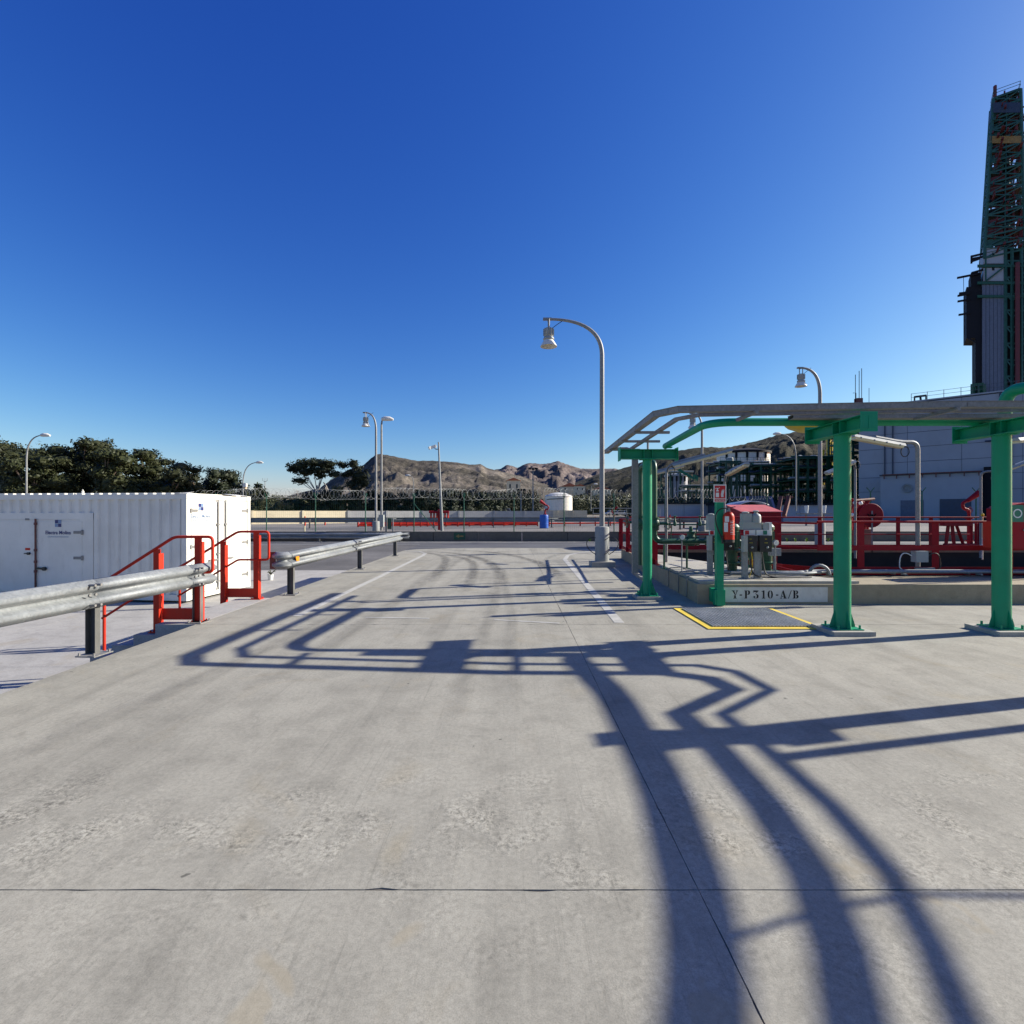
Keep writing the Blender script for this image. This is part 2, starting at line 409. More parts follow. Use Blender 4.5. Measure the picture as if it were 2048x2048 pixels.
# ================================================================== THE SETTING
# ------------------------------------------------------------------ ground, terrace, slabs
def sheet(name, poly, mat, kind='structure', z=None, parent=None, label=None):
    mb = MB(); mb.add([V(*p) if len(p) == 3 else V(p[0], p[1], z) for p in poly], [tuple(range(len(poly)))])
    return mb.build(name, mat, parent, kind=kind, smooth=False, label=label)
LOW = -.75
sheet('ground', [(-6000,-6000),(6000,-6000),(6000,27.6),(-6000,27.6)], M['soil'], z=LOW-.08)
WY = 26.9                                      # low concrete wall beyond the road
sheet('terrace', [(-6000,WY+.1),(6000,WY+.1),(6000,7000),(-6000,7000)], M['soil'], z=.46)
sheet('gravel_terrace', [(-60,WY+.1),(80,WY+.1),(80,60),(-60,60)], M['gravel'], z=.48)
sheet('terrace_road', [(-40,30.5,.486),(-6,30.5,.486),(2,38,.486),(60,39,.486),(60,46,.486),(-2,46,.486),(-14,36,.486),(-40,35.5,.486)], M['asph2'])
EX = -4.36                                     # edge of the raised roadway
mb = MB(); mb.bb(EX+.01,3.9,-14,WY,LOW-.2,-.005); mb.bb(3.9,18.49,-14,9.70,LOW-.2,-.005); mb.bb(3.9,18.49,16.65,WY,LOW-.2,-.005); mb.bb(18.49,90,-14,WY,LOW-.2,-.005)
mb.build('roadway_embankment', M['joint'], kind='structure', smooth=False)

rs = random.Random(3)
def slab_mesh(x0, x1, y0, y1, zt, zb, jit=.004, step=.12):
    pts = []
    def edge(a, b):
        L = math.dist(a, b); k = max(1, int(L/(step*.6 if step < .5 else step))); dx, dy = (b[0]-a[0])/L, (b[1]-a[1])/L
        for i in range(k):
            t = i/k; j = abs(rs.gauss(0, jit)) if i else 0
            if rs.random() < .07 and i and abs(dx) > .9: j += rs.random()*.017
            pts.append((a[0]+(b[0]-a[0])*t - dy*j, a[1]+(b[1]-a[1])*t + dx*j))
    g, h = .0012, .0017
    edge((x0+g,y0+h),(x1-g,y0+h)); edge((x1-g,y0+h),(x1-g,y1-h)); edge((x1-g,y1-h),(x0+g,y1-h)); edge((x0+g,y1-h),(x0+g,y0+h))
    return MB().prism([V(x,y,zb) for x,y in pts], (0,0,zt-zb))
pav = thing('concrete_pavement', None, None); pav['kind'] = 'structure'
xs = [EX, .765, 6.2, 12, 22, 40]; ys = [-8, -3, 2.1, 7.05, 12.1, 17.2, 22.4]
for i in range(len(xs)-1):
    for j in range(len(ys)-1):
        if i >= 1 and j >= 3 and j < 5 and i < 4:       # the pump pit sits here: slab stops at its kerb
            continue
        st = .12 if (i < 2 and j < 4) else 1.0
        slab_mesh(xs[i], xs[i+1], ys[j], ys[j+1], 0, -.16, .0016, st).build('slab', M['slab'], pav, smooth=False)
# slabs round the pit, cut back to the kerb
slab_mesh(.765, 3.62, 8.9, 12.1, 0, -.16).build('slab', M['slab'], pav, smooth=False)
slab_mesh(.765, 3.62, 12.1, 17.2, 0, -.16).build('slab', M['slab'], pav, smooth=False)
slab_mesh(.765, 22, 7.05, 8.9, 0, -.16).build('slab', M['slab'], pav, smooth=False)
slab_mesh(19, 22, 8.9, 17.2, 0, -.16, step=1).build('slab', M['slab'], pav, smooth=False)

# far road: asphalt sheet flaring into the concrete
def arc(cx, cy, r, a0, a1, n=10): return [(cx+r*math.cos(R(a0+(a1-a0)*i/n)), cy+r*math.sin(R(a0+(a1-a0)*i/n))) for i in range(n+1)]
ed = [(-4.36,20.6)] + [(-4.0,21.2),(-2.6,21.9),(-.5,22.15),(2.0,21.95),(3.6,21.4),(5,20.6),(8,20.2),(90,20.2)]
sheet('far_road', [(-60,WY-.02),(-60,24.0),(-4.37,24.0)] + ed + [(90,WY-.02)], M['asph'], z=.004)
sheet('road_side_strip', [(-60,26.05),(90,26.05),(90,26.5),(-60,26.5)], M['roadw'], z=.009)
# near side line of the road, painted
sheet('painted_road_edge', [(-30,24.4),(-4.4,24.4),(-4.4,24.52),(-30,24.52)], M['roadw'], z=.009)

# lower yard on the left: pale slabs, then asphalt climbing to the road
yard = thing('lower_yard_paving', None, None); yard['kind'] = 'structure'
lx = [-30,-21,-14.5,-9.5,EX-.0]; ly = [-8,3.5,7.6,11.2,14.9,17.0,20.2]
for i in range(4):
    for j in range(6):
        slab_mesh(lx[i], lx[i+1], ly[j], ly[j+1], LOW, LOW-.07, .002, 1.0).build('slab', M['slab2'], yard, smooth=False)
sheet('lower_asphalt', [(-60,-8,LOW-.01),(-30,-8,LOW-.01),(-30,20.2,LOW-.01),(EX,20.2,LOW-.01),(EX,24.02,.0),(-60,24.02,.0),(-60,20.2,LOW-.01)], M['asph2'])
sheet('green_walkway', [(-14,4.4),(-6.9,6.35),(-6.9,6.9),(-14,5.6)], M['deck'], z=LOW+.004)
sheet('yellowed_walkway_edge', [(-14,4.3),(-6.6,6.26),(-6.6,6.35),(-14,4.4)], M['yellow'], z=LOW+.008)

# painted lines
def line(name, path, w, z=.004, mat=None):
    return MB().sweep([(-w/2, z), (w/2, z)], path).build(name, mat or M['roadw'], kind='structure', smooth=False)
line('painted_edge_line', [V(-3.2,7.6,0),V(-3.17,12,0),V(-3.17,18.2,0)] + [V(x,y,0) for x,y in [(-3.25,19.2),(-3.6,20.0),(-4.3,20.45)]], .13)
line('painted_edge_line', [V(1.5,7.15,0),V(1.62,12,0),V(1.72,16.7,0)] + [V(x,y,0) for x,y in [(2.0,18.3),(2.5,19.4),(3.3,20.3)]], .14)
line('painted_dash', [V(-2.15,7.52,0),V(-1.2,7.45,0)], .055)
line('painted_dash', [V(-.26,7.36,0),V(.66,7.12,0)], .06)

# ------------------------------------------------------------------ tyre marks
def mat_tyre(name, strength):
    m, n, l, b = nt(name)
    uv = n.new('ShaderNodeUVMap').outputs[0]; s = n.new('ShaderNodeSeparateXYZ'); l.new(uv, s.inputs[0])
    e = mth(n, l, 'ABSOLUTE', mth(n, l, 'SUBTRACT', mth(n, l, 'MULTIPLY', s.outputs[0], 2), 1))
    e = ramp(n, l, e, [(.35, 1.0), (1.0, 0.0)])
    en = ramp(n, l, mth(n, l, 'ABSOLUTE', mth(n, l, 'SUBTRACT', mth(n, l, 'MULTIPLY', s.outputs[1], 2), 1)), [(.55, 1.0), (1.0, 0.0)])
    nz = ramp(n, l, noise(n, l, mapping(n, l, pos(n), (3,1,1)), 2.2, 6, .7), [(.35, .25), (.65, 1.0)])
    f = mth(n, l, 'MULTIPLY', mth(n, l, 'MULTIPLY', e, en), mth(n, l, 'MULTIPLY', nz, strength))
    b.inputs['Base Color'].default_value = (.05,.047,.045,1); b.inputs['Roughness'].default_value = .8
    tr = n.new('ShaderNodeBsdfTransparent'); mx = n.new('ShaderNodeMixShader')
    l.new(f, mx.inputs[0]); l.new(tr.outputs[0], mx.inputs[1]); l.new(b.outputs[0], mx.inputs[2])
    l.new(mx.outputs[0], n['Material Output'].inputs[0]); return m
M['tyre'] = mat_tyre('tyre_rubber', .42); M['tyre2'] = mat_tyre('faint_tyre_rubber', .18)
def tyre(path, w, mat='tyre', z=.006):
    path = [Vector(p) for p in path]; mb = MB(); mb.sweep([(-w/2, z), (w/2, z)], path)
    k = len(path); mb.uv = [(j, i/(k-1)) for i in range(k) for j in (0,1)]
    return mb.build('tyre_mark', M[mat], kind='structure', smooth=False)
def curve(pts, n=8):          # Catmull-Rom through ground points
    pts = [V(x, y, 0) for x, y in pts]; out = []
    for i in range(len(pts)-1):
        p0 = pts[max(0,i-1)]; p1 = pts[i]; p2 = pts[i+1]; p3 = pts[min(len(pts)-1,i+2)]
        for k in range(n):
            t = k/n; out.append(.5*((2*p1)+(p2-p0)*t+(2*p0-5*p1+4*p2-p3)*t*t+(3*p1-p0-3*p2+p3)*t**3))
    return out + [pts[-1]]
zz = .006
for pts, w, mt in [
    ([(-.2,10.2),(-.35,13.5),(-.9,16.5),(-2.2,19.2),(-4.2,20.4)], .42, 'tyre'),
    ([(1.2,10.8),(1.05,14.0),(.4,17.2),(-1.0,19.9),(-3.6,21.3)], .42, 'tyre'),
    ([(-1.9,11),(-1.95,14.5),(-2.3,17.5),(-3.1,19.2),(-4.2,20.0)], .35, 'tyre'),
    ([(-1.75,9.0),(-1.8,13.5),(-1.5,17.5),(-.3,20),(2.5,21.4)], .30, 'tyre2'),
    ([(-.9,9.5),(-1.0,13.5),(-1.4,16.5),(-2.6,19.0)], .34, 'tyre'),
    ([(.75,12.0),(1.0,16.0),(1.9,19.0),(3.8,20.6)], .30, 'tyre2'),
    ([(.05,3.6),(-.02,5.5),(.0,7.5),(-.1,10),(-.2,13)], .22, 'tyre2'),
    ([(-.45,3.4),(-.42,5.0),(-.30,8.0),(-.32,12)], .24, 'tyre2'),
    ([(-2.3,4.2),(-2.1,6.5),(-2.0,9.5),(-2.0,13)], .34, 'tyre2'),
    ([(-3.3,2.6),(-2.9,4.6),(-2.6,7.5),(-2.5,11)], .34, 'tyre2'),
    ]:
    zz += .0006; tyre(curve(pts), w, mt, zz)

# ------------------------------------------------------------------ low wall beyond the road
low = thing('low_roadside_wall', 'long low dark concrete wall on the far side of the asphalt road', 'wall', (0,WY,0))
x = -34.0; first = True
while x < 40:
    w = rs.uniform(2.3,3.1)
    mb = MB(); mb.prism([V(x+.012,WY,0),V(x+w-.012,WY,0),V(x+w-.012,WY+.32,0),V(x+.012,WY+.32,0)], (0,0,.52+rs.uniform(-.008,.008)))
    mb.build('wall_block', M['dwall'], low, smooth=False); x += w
sg = MB().bb(-3.05, -2.45, WY-.02, WY-.004, .10, .46).build('arrow_board', M['dgreen'], low, label='small dark green board with a yellow arrow')
a = MB(); y_ = WY-.024
a.prism([V(-2.95,y_,.28),V(-2.78,y_,.38),V(-2.78,y_,.31),V(-2.55,y_,.31),V(-2.55,y_,.25),V(-2.78,y_,.25),V(-2.78,y_,.18)], (0,.003,0)).build('arrow', M['ochre'], sg, smooth=False)

# ------------------------------------------------------------------ hills
def hill(name, prof, D, foot, mat, seed, rough=1.0, nt_=70, base=0):
    # prof: (u, v) ridge line; a real ridge at distance D whose flank comes down to 'foot' and whose back falls away
    us = [];  u = prof[0][0]
    st = 3.0
    while u <= prof[-1][0]: us.append(u); u += st
    def pv(u):
        for (a, b), (c, d) in zip(prof, prof[1:]):
            if a <= u <= c: return b + (d-b)*(u-a)/(c-a)
        return prof[-1][1]
    vs = []; fs = []; nb = 8
    for u in us:
        tx = (u-1024)/1024; hr = (1024-pv(u))/1024*D + H
        for k in range(nt_+nb+1):
            if k <= nt_:
                t = k/nt_; Y = foot + (D-foot)*t
                e = t**1.15
                z = base + (hr-base)*e
                q = V(tx*Y*.006*1.0, Y*.006, seed)
                sp = mn.ridged_multi_fractal(q*2.2, .9, 2.1, 6, 1.0, 2.0)
                f = math.sin(math.pi*min(1, t))**.8
                z += (sp-1.15)*hr*.13*f*rough + mn.noise(q*30)*hr*.015*rough*min(1, (1-t)*8+.25)
                z = min(z, H + (hr-H)*Y/D*.995) if t < 1 else z + mn.noise(q*26)*hr*.012
            else:
                t = (k-nt_)/nb; Y = D*(1+.5*t); z = hr*(1-t)**1.3 - 5*t
            vs.append(V(tx*Y, Y, z))
    m = nt_+nb+1
    for i in range(len(us)-1):
        for k in range(m-1): fs.append((i*m+k, (i+1)*m+k, (i+1)*m+k+1, i*m+k+1))
    mb = MB(); mb.v = vs; mb.f = fs
    return mb.build(name, mat, kind='structure', ang=80)
hill('rocky_hill', [(400,1030),(480,1016),(545,1003),(590,988),(640,976),(672,952),(700,938),(728,930),(742,916),(752,909),(764,908),(785,912),(815,918),(835,922),(870,921),(905,924),(940,929),(962,928),(974,936),(1000,942),(1040,952),(1090,968),(1130,985),(1180,1002)], 900, 330, M['hillA'], 3.1, 1.0)
hill('quarried_hill', [(900,955),(940,948),(975,944),(992,939),(1003,937),(1013,930),(1022,931),(1036,936),(1048,929),(1058,926),(1085,928),(1100,926),(1116,922),(1135,929),(1160,937),(1190,938),(1230,937),(1244,941),(1262,948),(1340,965)], 1500, 560, M['hillB'], 8.7, 1.25)
hill('distant_scrub_hill', [(1150,965),(1190,951),(1230,941),(1262,932),(1300,918),(1345,903),(1390,896),(1420,894),(1450,895),(1480,890),(1520,880),(1560,869),(1600,862),(1660,856),(1700,852),(1900,846),(2200,860),(2500,900)], 800, 300, M['hillC'], 5.5, .9)

# ================================================================== LEFT SIDE
# ------------------------------------------------------------------ generator container
KS = 1.075
CO = V(-7.61*KS, 11.97*KS, -.69); CY = R(6)
ct = thing('generator_container', 'long white corrugated generator container behind the red stair rails', 'container', CO)
ex = V(-math.cos(CY), math.sin(CY), 0); ey = V(math.sin(CY), math.cos(CY), 0); ez = V(0,0,1)   # along the long side, along the end, up
CL, CW, CH = 12.19, 2.62, 2.70
def cp(s, d, z): return CO + ex*s + ey*d + ez*z
def cbox(mb, s0, s1, d0, d1, z0, z1):
    ps = [cp(s,d,z) for s in (s0,s1) for d in (d0,d1) for z in (z0,z1)]
    return mb.add(ps, [(0,1,3,2),(4,6,7,5),(0,4,5,1),(2,3,7,6),(0,2,6,4),(1,5,7,3)])
def at_side(u, v):       # pixel on the long side -> (s, z)
    r = (1024-u)/1024; s = (r*CO.y + CO.x)/(math.cos(CY) - r*math.sin(CY)); Y = CO.y + s*math.sin(CY)
    return s, H + (1024-v)/1024*Y - CO.z
def at_end(u, v):
    r = (1024-u)/1024; d = (-CO.x - r*CO.y)/(math.sin(CY) + r*math.cos(CY)); Y = CO.y + d*math.cos(CY)
    return d, H + (1024-v)/1024*Y - CO.z
mb = MB(); cbox(mb, .06, CL-.06, .07, CW-.07, .12, CH-.05); mb.build('body_shell', M['white'], ct, smooth=False)
for nm, s0, s1, d0, d1, z0, z1 in [('corner_post',0,.14,0,.14,0,CH),('corner_post',0,.10,CW-.14,CW,0,CH),('corner_post',CL-.14,CL,0,.14,0,CH),('corner_post',CL-.14,CL,CW-.14,CW,0,CH),
        ('top_rail',.14,CL-.14,.01,.09,CH-.14,CH-.01),('bottom_rail',.14,CL-.14,.01,.09,.0,.15),('top_rail',.01,.09,.14,CW-.14,CH-.14,CH-.01),('bottom_rail',.01,.09,.14,CW-.14,.0,.13)]:
    mb = MB(); cbox(mb, s0,s1,d0,d1,z0,z1); mb.build(nm, M['white'], ct, smooth=False)
for s, d in ((0,0),(0,CW-.16),(CL-.18,0),(CL-.18,CW-.16)):
    for z in (CH-.12, -.002):
        mb = MB(); cbox(mb, s-.006, s+.184, d-.006, d+.166, z, z+.125); mb.build('corner_casting', M['white'], ct, smooth=False)
# trapezoidal side sheet
def corr(s0, s1, z0, z1, name='corrugated_side', pitch=.285):
    mb = MB(); pts = []; s = s0
    while s < s1-.02:
        for ds, d in ((0,.085),(.05,.022),(.15,.022),(.20,.085)):
            if s+ds <= s1: pts.append((s+ds, d))
        s += pitch
    pts.append((s1,.085))
    vs = [cp(a,b,z0) for a,b in pts] + [cp(a,b,z1) for a,b in pts]; k = len(pts)
    mb.add(vs, [(i,i+1,k+i+1,k+i) for i in range(k-1)])
    return mb.build(name, M['white'], ct, smooth=False)
sd0, _ = at_side(181, 1000)
corr(.15, sd0, .15, CH-.14); corr(sd0+.03, CL-.15, CH-.50, CH-.14, 'upper_corrugated_strip')
mb = MB(); cbox(mb, sd0-.05, sd0+.32, .025, .09, .15, CH-.5); mb.build('door_jamb', M['white'], ct, smooth=False)
mb = MB(); cbox(mb, sd0-.05, CL-.15, .02, .09, CH-.66, CH-.48); mb.build('door_header', M['white'], ct, smooth=False)
zt = CH-.665
sA = at_side(164.5, 1060)[0]; DW = at_side(70, 1060)[0]-sA-.02
mb = MB(); cbox(mb, sd0+.3, sA-.012, .03, .09, .15, CH-.5); mb.build('door_jamb', M['white'], ct, smooth=False)
for k in range(4):           # side doors
    a = sA + k*(DW+.02); mb = MB(); cbox(mb, a, a+DW, .028, .075, .16, zt)
    dr = mb.build('side_door', M['white'], ct, smooth=False)
    mb = MB(); cbox(mb, a+.03, a+DW-.03, .018, .0275, .20, zt-.04); mb.build('door_skin', M['white'], dr, smooth=False)
    sgn = 1 if k % 2 == 0 else -1; hs_ = a+.02 if k % 2 == 0 else a+DW-.02
    for z in (zt-.32, zt-.98, .35):
        mb = MB(); cbox(mb, min(hs_, hs_+sgn*.24), max(hs_, hs_+sgn*.24), .006, .017, z-.035, z+.035); cbox(mb, hs_-.03, hs_+.02, -.004, .02, z-.06, z+.06)
        mb.build('hinge', M['galv2'], dr)
    if k == 0:
        mb = MB(); mb.cyl(cp(a+DW-.005,-.012,.18), cp(a+DW-.005,-.012,zt+.03), .02, 8)
        for z in (zt-.1, 1.25, .95, .7): mb.cyl(cp(a+DW-.005,-.012,z-.03), cp(a+DW-.005,-.012,z+.03), .034, 8)
        mb.build('lock_rod', M['rust'], dr)
        mb = MB(); mb.bar(cp(a+DW-.03,-.02,.78), cp(a+DW-.25,-.02,.77), .02, .05); mb.cyl(cp(a+DW-.27,-.05,.77), cp(a+DW-.27,.0,.77), .05, 10); mb.build('handle', M['black'], dr)
        # print: emblem of two dark and two pale squares, name, small line
        s_, z_ = at_side(115, 1047)
        for i, j, mt in ((-1,1,'navy'),(1,-1,'navy'),(1,1,'navy2'),(-1,-1,'navy2')):
            mb = MB(); ss = s_ - i*.047; zc = z_ + j*.047; cbox(mb, ss-.044, ss+.044, .0145, .0175, zc-.044, zc+.044); mb.build('emblem_square', M[mt], dr, smooth=False)
        s_, z_ = at_side(115, 1067)
        put_text(MB(), 'Electra Molins', .128, cp(s_,.0125,z_-.02), -ex, ez, .0028).build('lettering', M['navy'], dr, smooth=False)
        put_text(MB(), 'GRUPOS ELECTROGENOS', .052, cp(s_,.0125,z_-.105), -ex, ez).build('lettering', M['navy2'], dr, smooth=False)
    if k == 1:
        s_, z_ = at_side(54, 1107)
        mb = MB(); cbox(mb, s_-.06, s_+.08, -.012, .018, z_-.012, z_+.012); mb.cyl(cp(s_-.05,-.03,z_), cp(s_-.05,.018,z_), .035, 10); mb.build('handle', M['black'], dr)
        s2, z2 = at_side(54, 1099); mb = MB(); cbox(mb, s2-.07, s2+.07, .0135, .0178, z2-.02, z2+.04); mb.build('sticker', M['red'], dr, smooth=False)
        s2, z2 = at_side(53, 1039); mb = MB(); cbox(mb, s2-.06, s2+.06, .0135, .0178, z2-.02, z2+.03); mb.build('nameplate', M['galv2'], dr, smooth=False)
# end doors
for k in range(2):
    d0 = .15 + k*1.165; mb = MB(); cbox(mb, .012, .06, d0, d0+1.155, .14, CH-.15); dr = mb.build('end_door', M['white'], ct, smooth=False)
    mb = MB(); cbox(mb, .002, .0115, d0+.03, d0+1.125, .18, CH-.19); mb.build('door_skin', M['white'], dr, smooth=False)
    hd = d0 if k == 0 else d0+1.155; sg_ = 1 if k == 0 else -1
    for z in (CH-.42, CH-1.35, .4):
        mb = MB(); cbox(mb, -.012, .0015, min(hd,hd+sg_*.24), max(hd,hd+sg_*.24), z-.03, z+.03); cbox(mb, -.02, .01, hd-.03, hd+.03, z-.05, z+.05); mb.build('hinge', M['galv2'], dr)
    for dd in ((1.0,) if k == 0 else (.15,)):
        mb = MB(); mb.cyl(cp(-.025,d0+dd,.12), cp(-.025,d0+dd,CH-.13), .017, 8)
        for z in (.35,1.1,1.9): mb.box(cp(-.015,d0+dd,z), (.05,.09,.05), -CY)
        mb.build('lock_rod', M['galv2'], dr)
        mb = MB(); mb.bar(cp(-.03,d0+dd-.02,.95), cp(-.03,d0+dd-.02-sg_*-.34*(-1),.95), .02, .04); mb.build('handle', M['galv2'], dr)
    if k == 0:
        dm, zm = at_end(402, 1014)
        for i, j, mt in ((-1,1,'navy'),(1,-1,'navy'),(1,1,'navy2'),(-1,-1,'navy2')):
            mb = MB(); dc = dm + i*.047; zc = zm + j*.047; cbox(mb, -.0035, .0015, dc-.044, dc+.044, zc-.044, zc+.044); mb.build('emblem_square', M[mt], dr, smooth=False)
        dm, zm = at_end(402, 1034)
        put_text(MB(), 'Electra Molins', .13, cp(-.0035,dm,zm-.02), ey, ez, .001).build('lettering', M['navy2'], dr, smooth=False)
        put_text(MB(), 'GRUPOS ELECTROGENOS', .054, cp(-.0035,dm,zm-.11), ey, ez).build('lettering', M['navy2'], dr, smooth=False)
# roof: pressed sheet with ridges
mb = MB(); s = .25
while s < CL-.2:
    cbox(mb, s, s+.16, .10, CW-.10, CH-.048, CH+.03); s += .25
mb.build('roof_ridges', M['white'], ct, kind='stuff', smooth=False)
mb = MB(); mb.prism([cp(-.03,-.02,CH+.005),cp(.42,.0,CH+.008),cp(.42,.35,CH+.03),cp(-.05,.2,CH+.05)], (0,0,.006)); mb.build('roof_flap', M['white'], ct, smooth=False)
mb = MB(); mb.prism([cp(-.04,CW-.9,CH+.01),cp(-.04,CW-.2,CH+.01),cp(.25,CW-.3,CH+.05),cp(.25,CW-.9,CH+.05)], (0,0,.006)); mb.build('roof_flap', M['white'], ct, smooth=False)
s_, z_ = at_side(151, 984)
mb = MB(); mb.cyl(cp(s_,.2,CH), cp(s_,.2,CH+.09), .03, 8); mb.cyl(cp(s_,.2,CH+.08), cp(s_,.2,CH+.13), .012, 6); mb.build('roof_fitting', M['white'], ct)

# ------------------------------------------------------------------ steps between the roadway and the yard
st = thing('concrete_steps', 'short flight of concrete steps between the two red handrails', 'steps', (-4.9,8.15,0))
for k in range(4):
    x1 = EX-.005 if k == 0 else -4.92-.30*(k-1); x0 = -4.92-.30*k; zt_ = -.0 if k == 0 else -.145*k
    MB().bb(x0, x1, 7.06, 9.24, LOW-.02, zt_).build('step', M['slab2'], st, smooth=False)

def handrail(Yp, xs_, label):
    # xs_: end of loop, post1, start of slope, post2, foot; plane y = Yp
    xe, xp1, xsl, xp2, xf, zf = xs_
    t = thing('stair_handrail', label, 'handrail', (xp1,Yp,0), 'red handrails either side of the steps')
    zt = 1.20; sl = (zt-zf)/(xsl-xf)
    top = rounded([V(xf,Yp,zf), V(xsl,Yp,zt), V(xe,Yp,zt), V(xe,Yp,.70), V(xp1-.02,Yp,.70)], .07, 6)
    MB().tube(top, .021, 10).build('top_rail', M['red'], t)
    mid = [V(xf,Yp,zf-.50), V(xsl,Yp,zt-.50), V(xp1,Yp,.70)]
    MB().tube(rounded(mid,.05), .017, 8).build('middle_rail', M['red'], t)
    for xp, zb in ((xp1,0), (xp2, -.14)):
        ztop = zt-.01 if xp > xsl else zt - (xsl-xp)*sl - .02
        mb = MB(); mb.bb(xp-.055, xp+.045, Yp-.006, Yp+.006, zb, ztop); mb.bb(xp+.045, xp+.055, Yp-.05, Yp+.05, zb, ztop-.06)
        p = mb.build('post', M['red'], t, smooth=False)
        mb = MB(); mb.bb(xp-.08, xp+.10, Yp-.08, Yp+.08, zb, zb+.012)
        for i in (-1,1):
            for j in (-1,1): mb.cyl((xp+.01+i*.065,Yp+j*.06,zb), (xp+.01+i*.065,Yp+j*.06,zb+.035), .011, 6)
        mb.build('foot_plate', M['red'], p)
    MB().tube([V(xf+.03,Yp,LOW), V(xf+.03,Yp,zf+.01)], .02, 8).build('lower_post', M['red'], t)
    mb = MB(); mb.bb(xp2+.06, xp1-.06, Yp+.007, Yp+.013, .03, .19); mb.build('kick_plate', M['red'], t, smooth=False)
    return t
handrail(9.12, (-4.33,-4.55,-4.88,-5.14,-5.95,.55), 'red tubular handrail on the far side of the concrete steps')
handrail(7.22, (-4.22,-4.42,-4.76,-5.00,-5.78,.55), 'red tubular handrail on the near side of the concrete steps')

# ------------------------------------------------------------------ guardrails
W = [(0,-.155),(-.02,-.150),(-.055,-.118),(-.083,-.098),(-.083,-.060),(-.055,-.040),(-.008,-.018),(0,0),(-.008,.018),(-.055,.040),(-.083,.060),(-.083,.098),(-.055,.118),(-.02,.150),(0,.155)]
def wrail(side): return [(-side*(a+.04), b) for a, b in W]
def guardrail(name, label, pts, posts, side=1, zc=.675, nose=False, seams=(), base=0, group='galvanised guardrails', mat='galv', pb=None):
    pts = [Vector(p) for p in pts]
    t = thing(name, label, 'guardrail', (pts[0].x,pts[0].y,base), group)
    # beam sections, lapped at the seams
    d = (pts[-1]-pts[0]).normalized(); L = (pts[-1]-pts[0]).length
    cuts = [0] + list(seams) + [L]
    def along(s):
        a = 0
        for p, q in zip(pts, pts[1:]):
            l = (q-p).length
            if s <= a+l+1e-6: return p + (q-p)*((s-a)/l)
            a += l
        return pts[-1]
    for i in range(len(cuts)-1):
        a, b = cuts[i], cuts[i+1]; k = max(2, int((b-a)/2)+1)
        off = .004*(i % 2)*side
        n_ = V(d.y,-d.x,0)*off
        path = [along(a + (b-a)*j/(k-1) + (-.15 if (j == 0 and i) else 0)) + V(0,0,zc+base) + n_ for j in range(k)]
        o = MB().sweep(wrail(side), path).build('beam', M[mat], t, ang=50, solid=.004)
        if i:
            mb = MB()
            for s_ in (a-.11, a-.04):
                for z in (-.0, .105, -.105):
                    q = along(s_) + V(0,0,zc+base+z); nn = V(d.y,-d.x,0)*side
                    dd = .05 if z else -.035
                    mb.cyl(q+nn*(.035+ (.01 if z else 0))*1, q+nn*(.052+(.06 if z else 0)), .014, 7)
            mb.build('bolts', M['galv2'], o, kind='stuff')
    for s_ in posts:
        q = along(s_); nn = V(d.y,-d.x,0)*side; ang = math.atan2(d.y, d.x)
        c = q - nn*.085
        mb = MB(); h = zc+.06
        q_ = c - nn*.02
        mb.box(q_+d*.03+V(0,0,base+h/2), (.005,.105,h), ang); 
        for e_ in (-1,1): mb.box(q_+nn*e_*.055+V(0,0,base+h/2), (.065,.005,h), ang)
        p = mb.build('post', M['gpost'], t, smooth=False)
        mb = MB(); mb.box(c+V(0,0,base+.006), (.24,.22,.012), ang)
        for i in (-1,1):
            for j in (-1,1):
                e = c+d*i*.095+nn*j*.085; mb.cyl(e+V(0,0,base), e+V(0,0,base+.04), .011, 6)
        mb.build('foot_plate', M['galv2'], p)
    return t, along, d
# near one: from behind the camera's left to the steps
g1, al, d1 = guardrail('guardrail', 'near galvanised guardrail at the left edge, cut off square at the steps', [V(-4.98,-1.0,0), V(-4.62,3.6,0), V(-4.30,7.38,0)],
    [1.2, 3.0, 4.7, 6.58, 8.22], 1, seams=(2.2, 6.50, 8.08))
g2, al2, d2 = guardrail('guardrail', 'galvanised guardrail beyond the steps with a rounded nose and orange reflector', [V(-4.04,9.32,0), V(-4.03,14,0), V(-4.02,18.6,0)],
    [.28, 4.6, 8.75], 1, seams=(4.1,), pb=1)
# rounded nose of the second guardrail: the W section wraps back on itself
mb = MB(); cnt = V(-4.17,9.30,.675); vs = []; fs = []; K = 12
for k in range(K+1):
    a = math.pi*k/K*.92; dv = V(math.cos(a), -math.sin(a), 0)
    for w_, h_ in W: vs.append(cnt + dv*(.09 - w_) + V(0,0,h_))
for k in range(K):
    for j in range(len(W)-1): fs.append((k*len(W)+j, (k+1)*len(W)+j, (k+1)*len(W)+j+1, k*len(W)+j+1))
mb.add(vs, fs); mb.build('rounded_nose', M['galv'], g2, ang=50, solid=.004)
MB().bb(-4.37,-4.265,9.235,9.245,.52,.83).build('end_plate', M['rust'], g2, smooth=False)
MB().prism([V(-4.028,9.50,.74),V(-4.026,9.66,.74),V(-4.026,9.66,.62),V(-4.028,9.56,.62)], (.012,0,0)).build('reflector', M['orange'], g2, smooth=False)
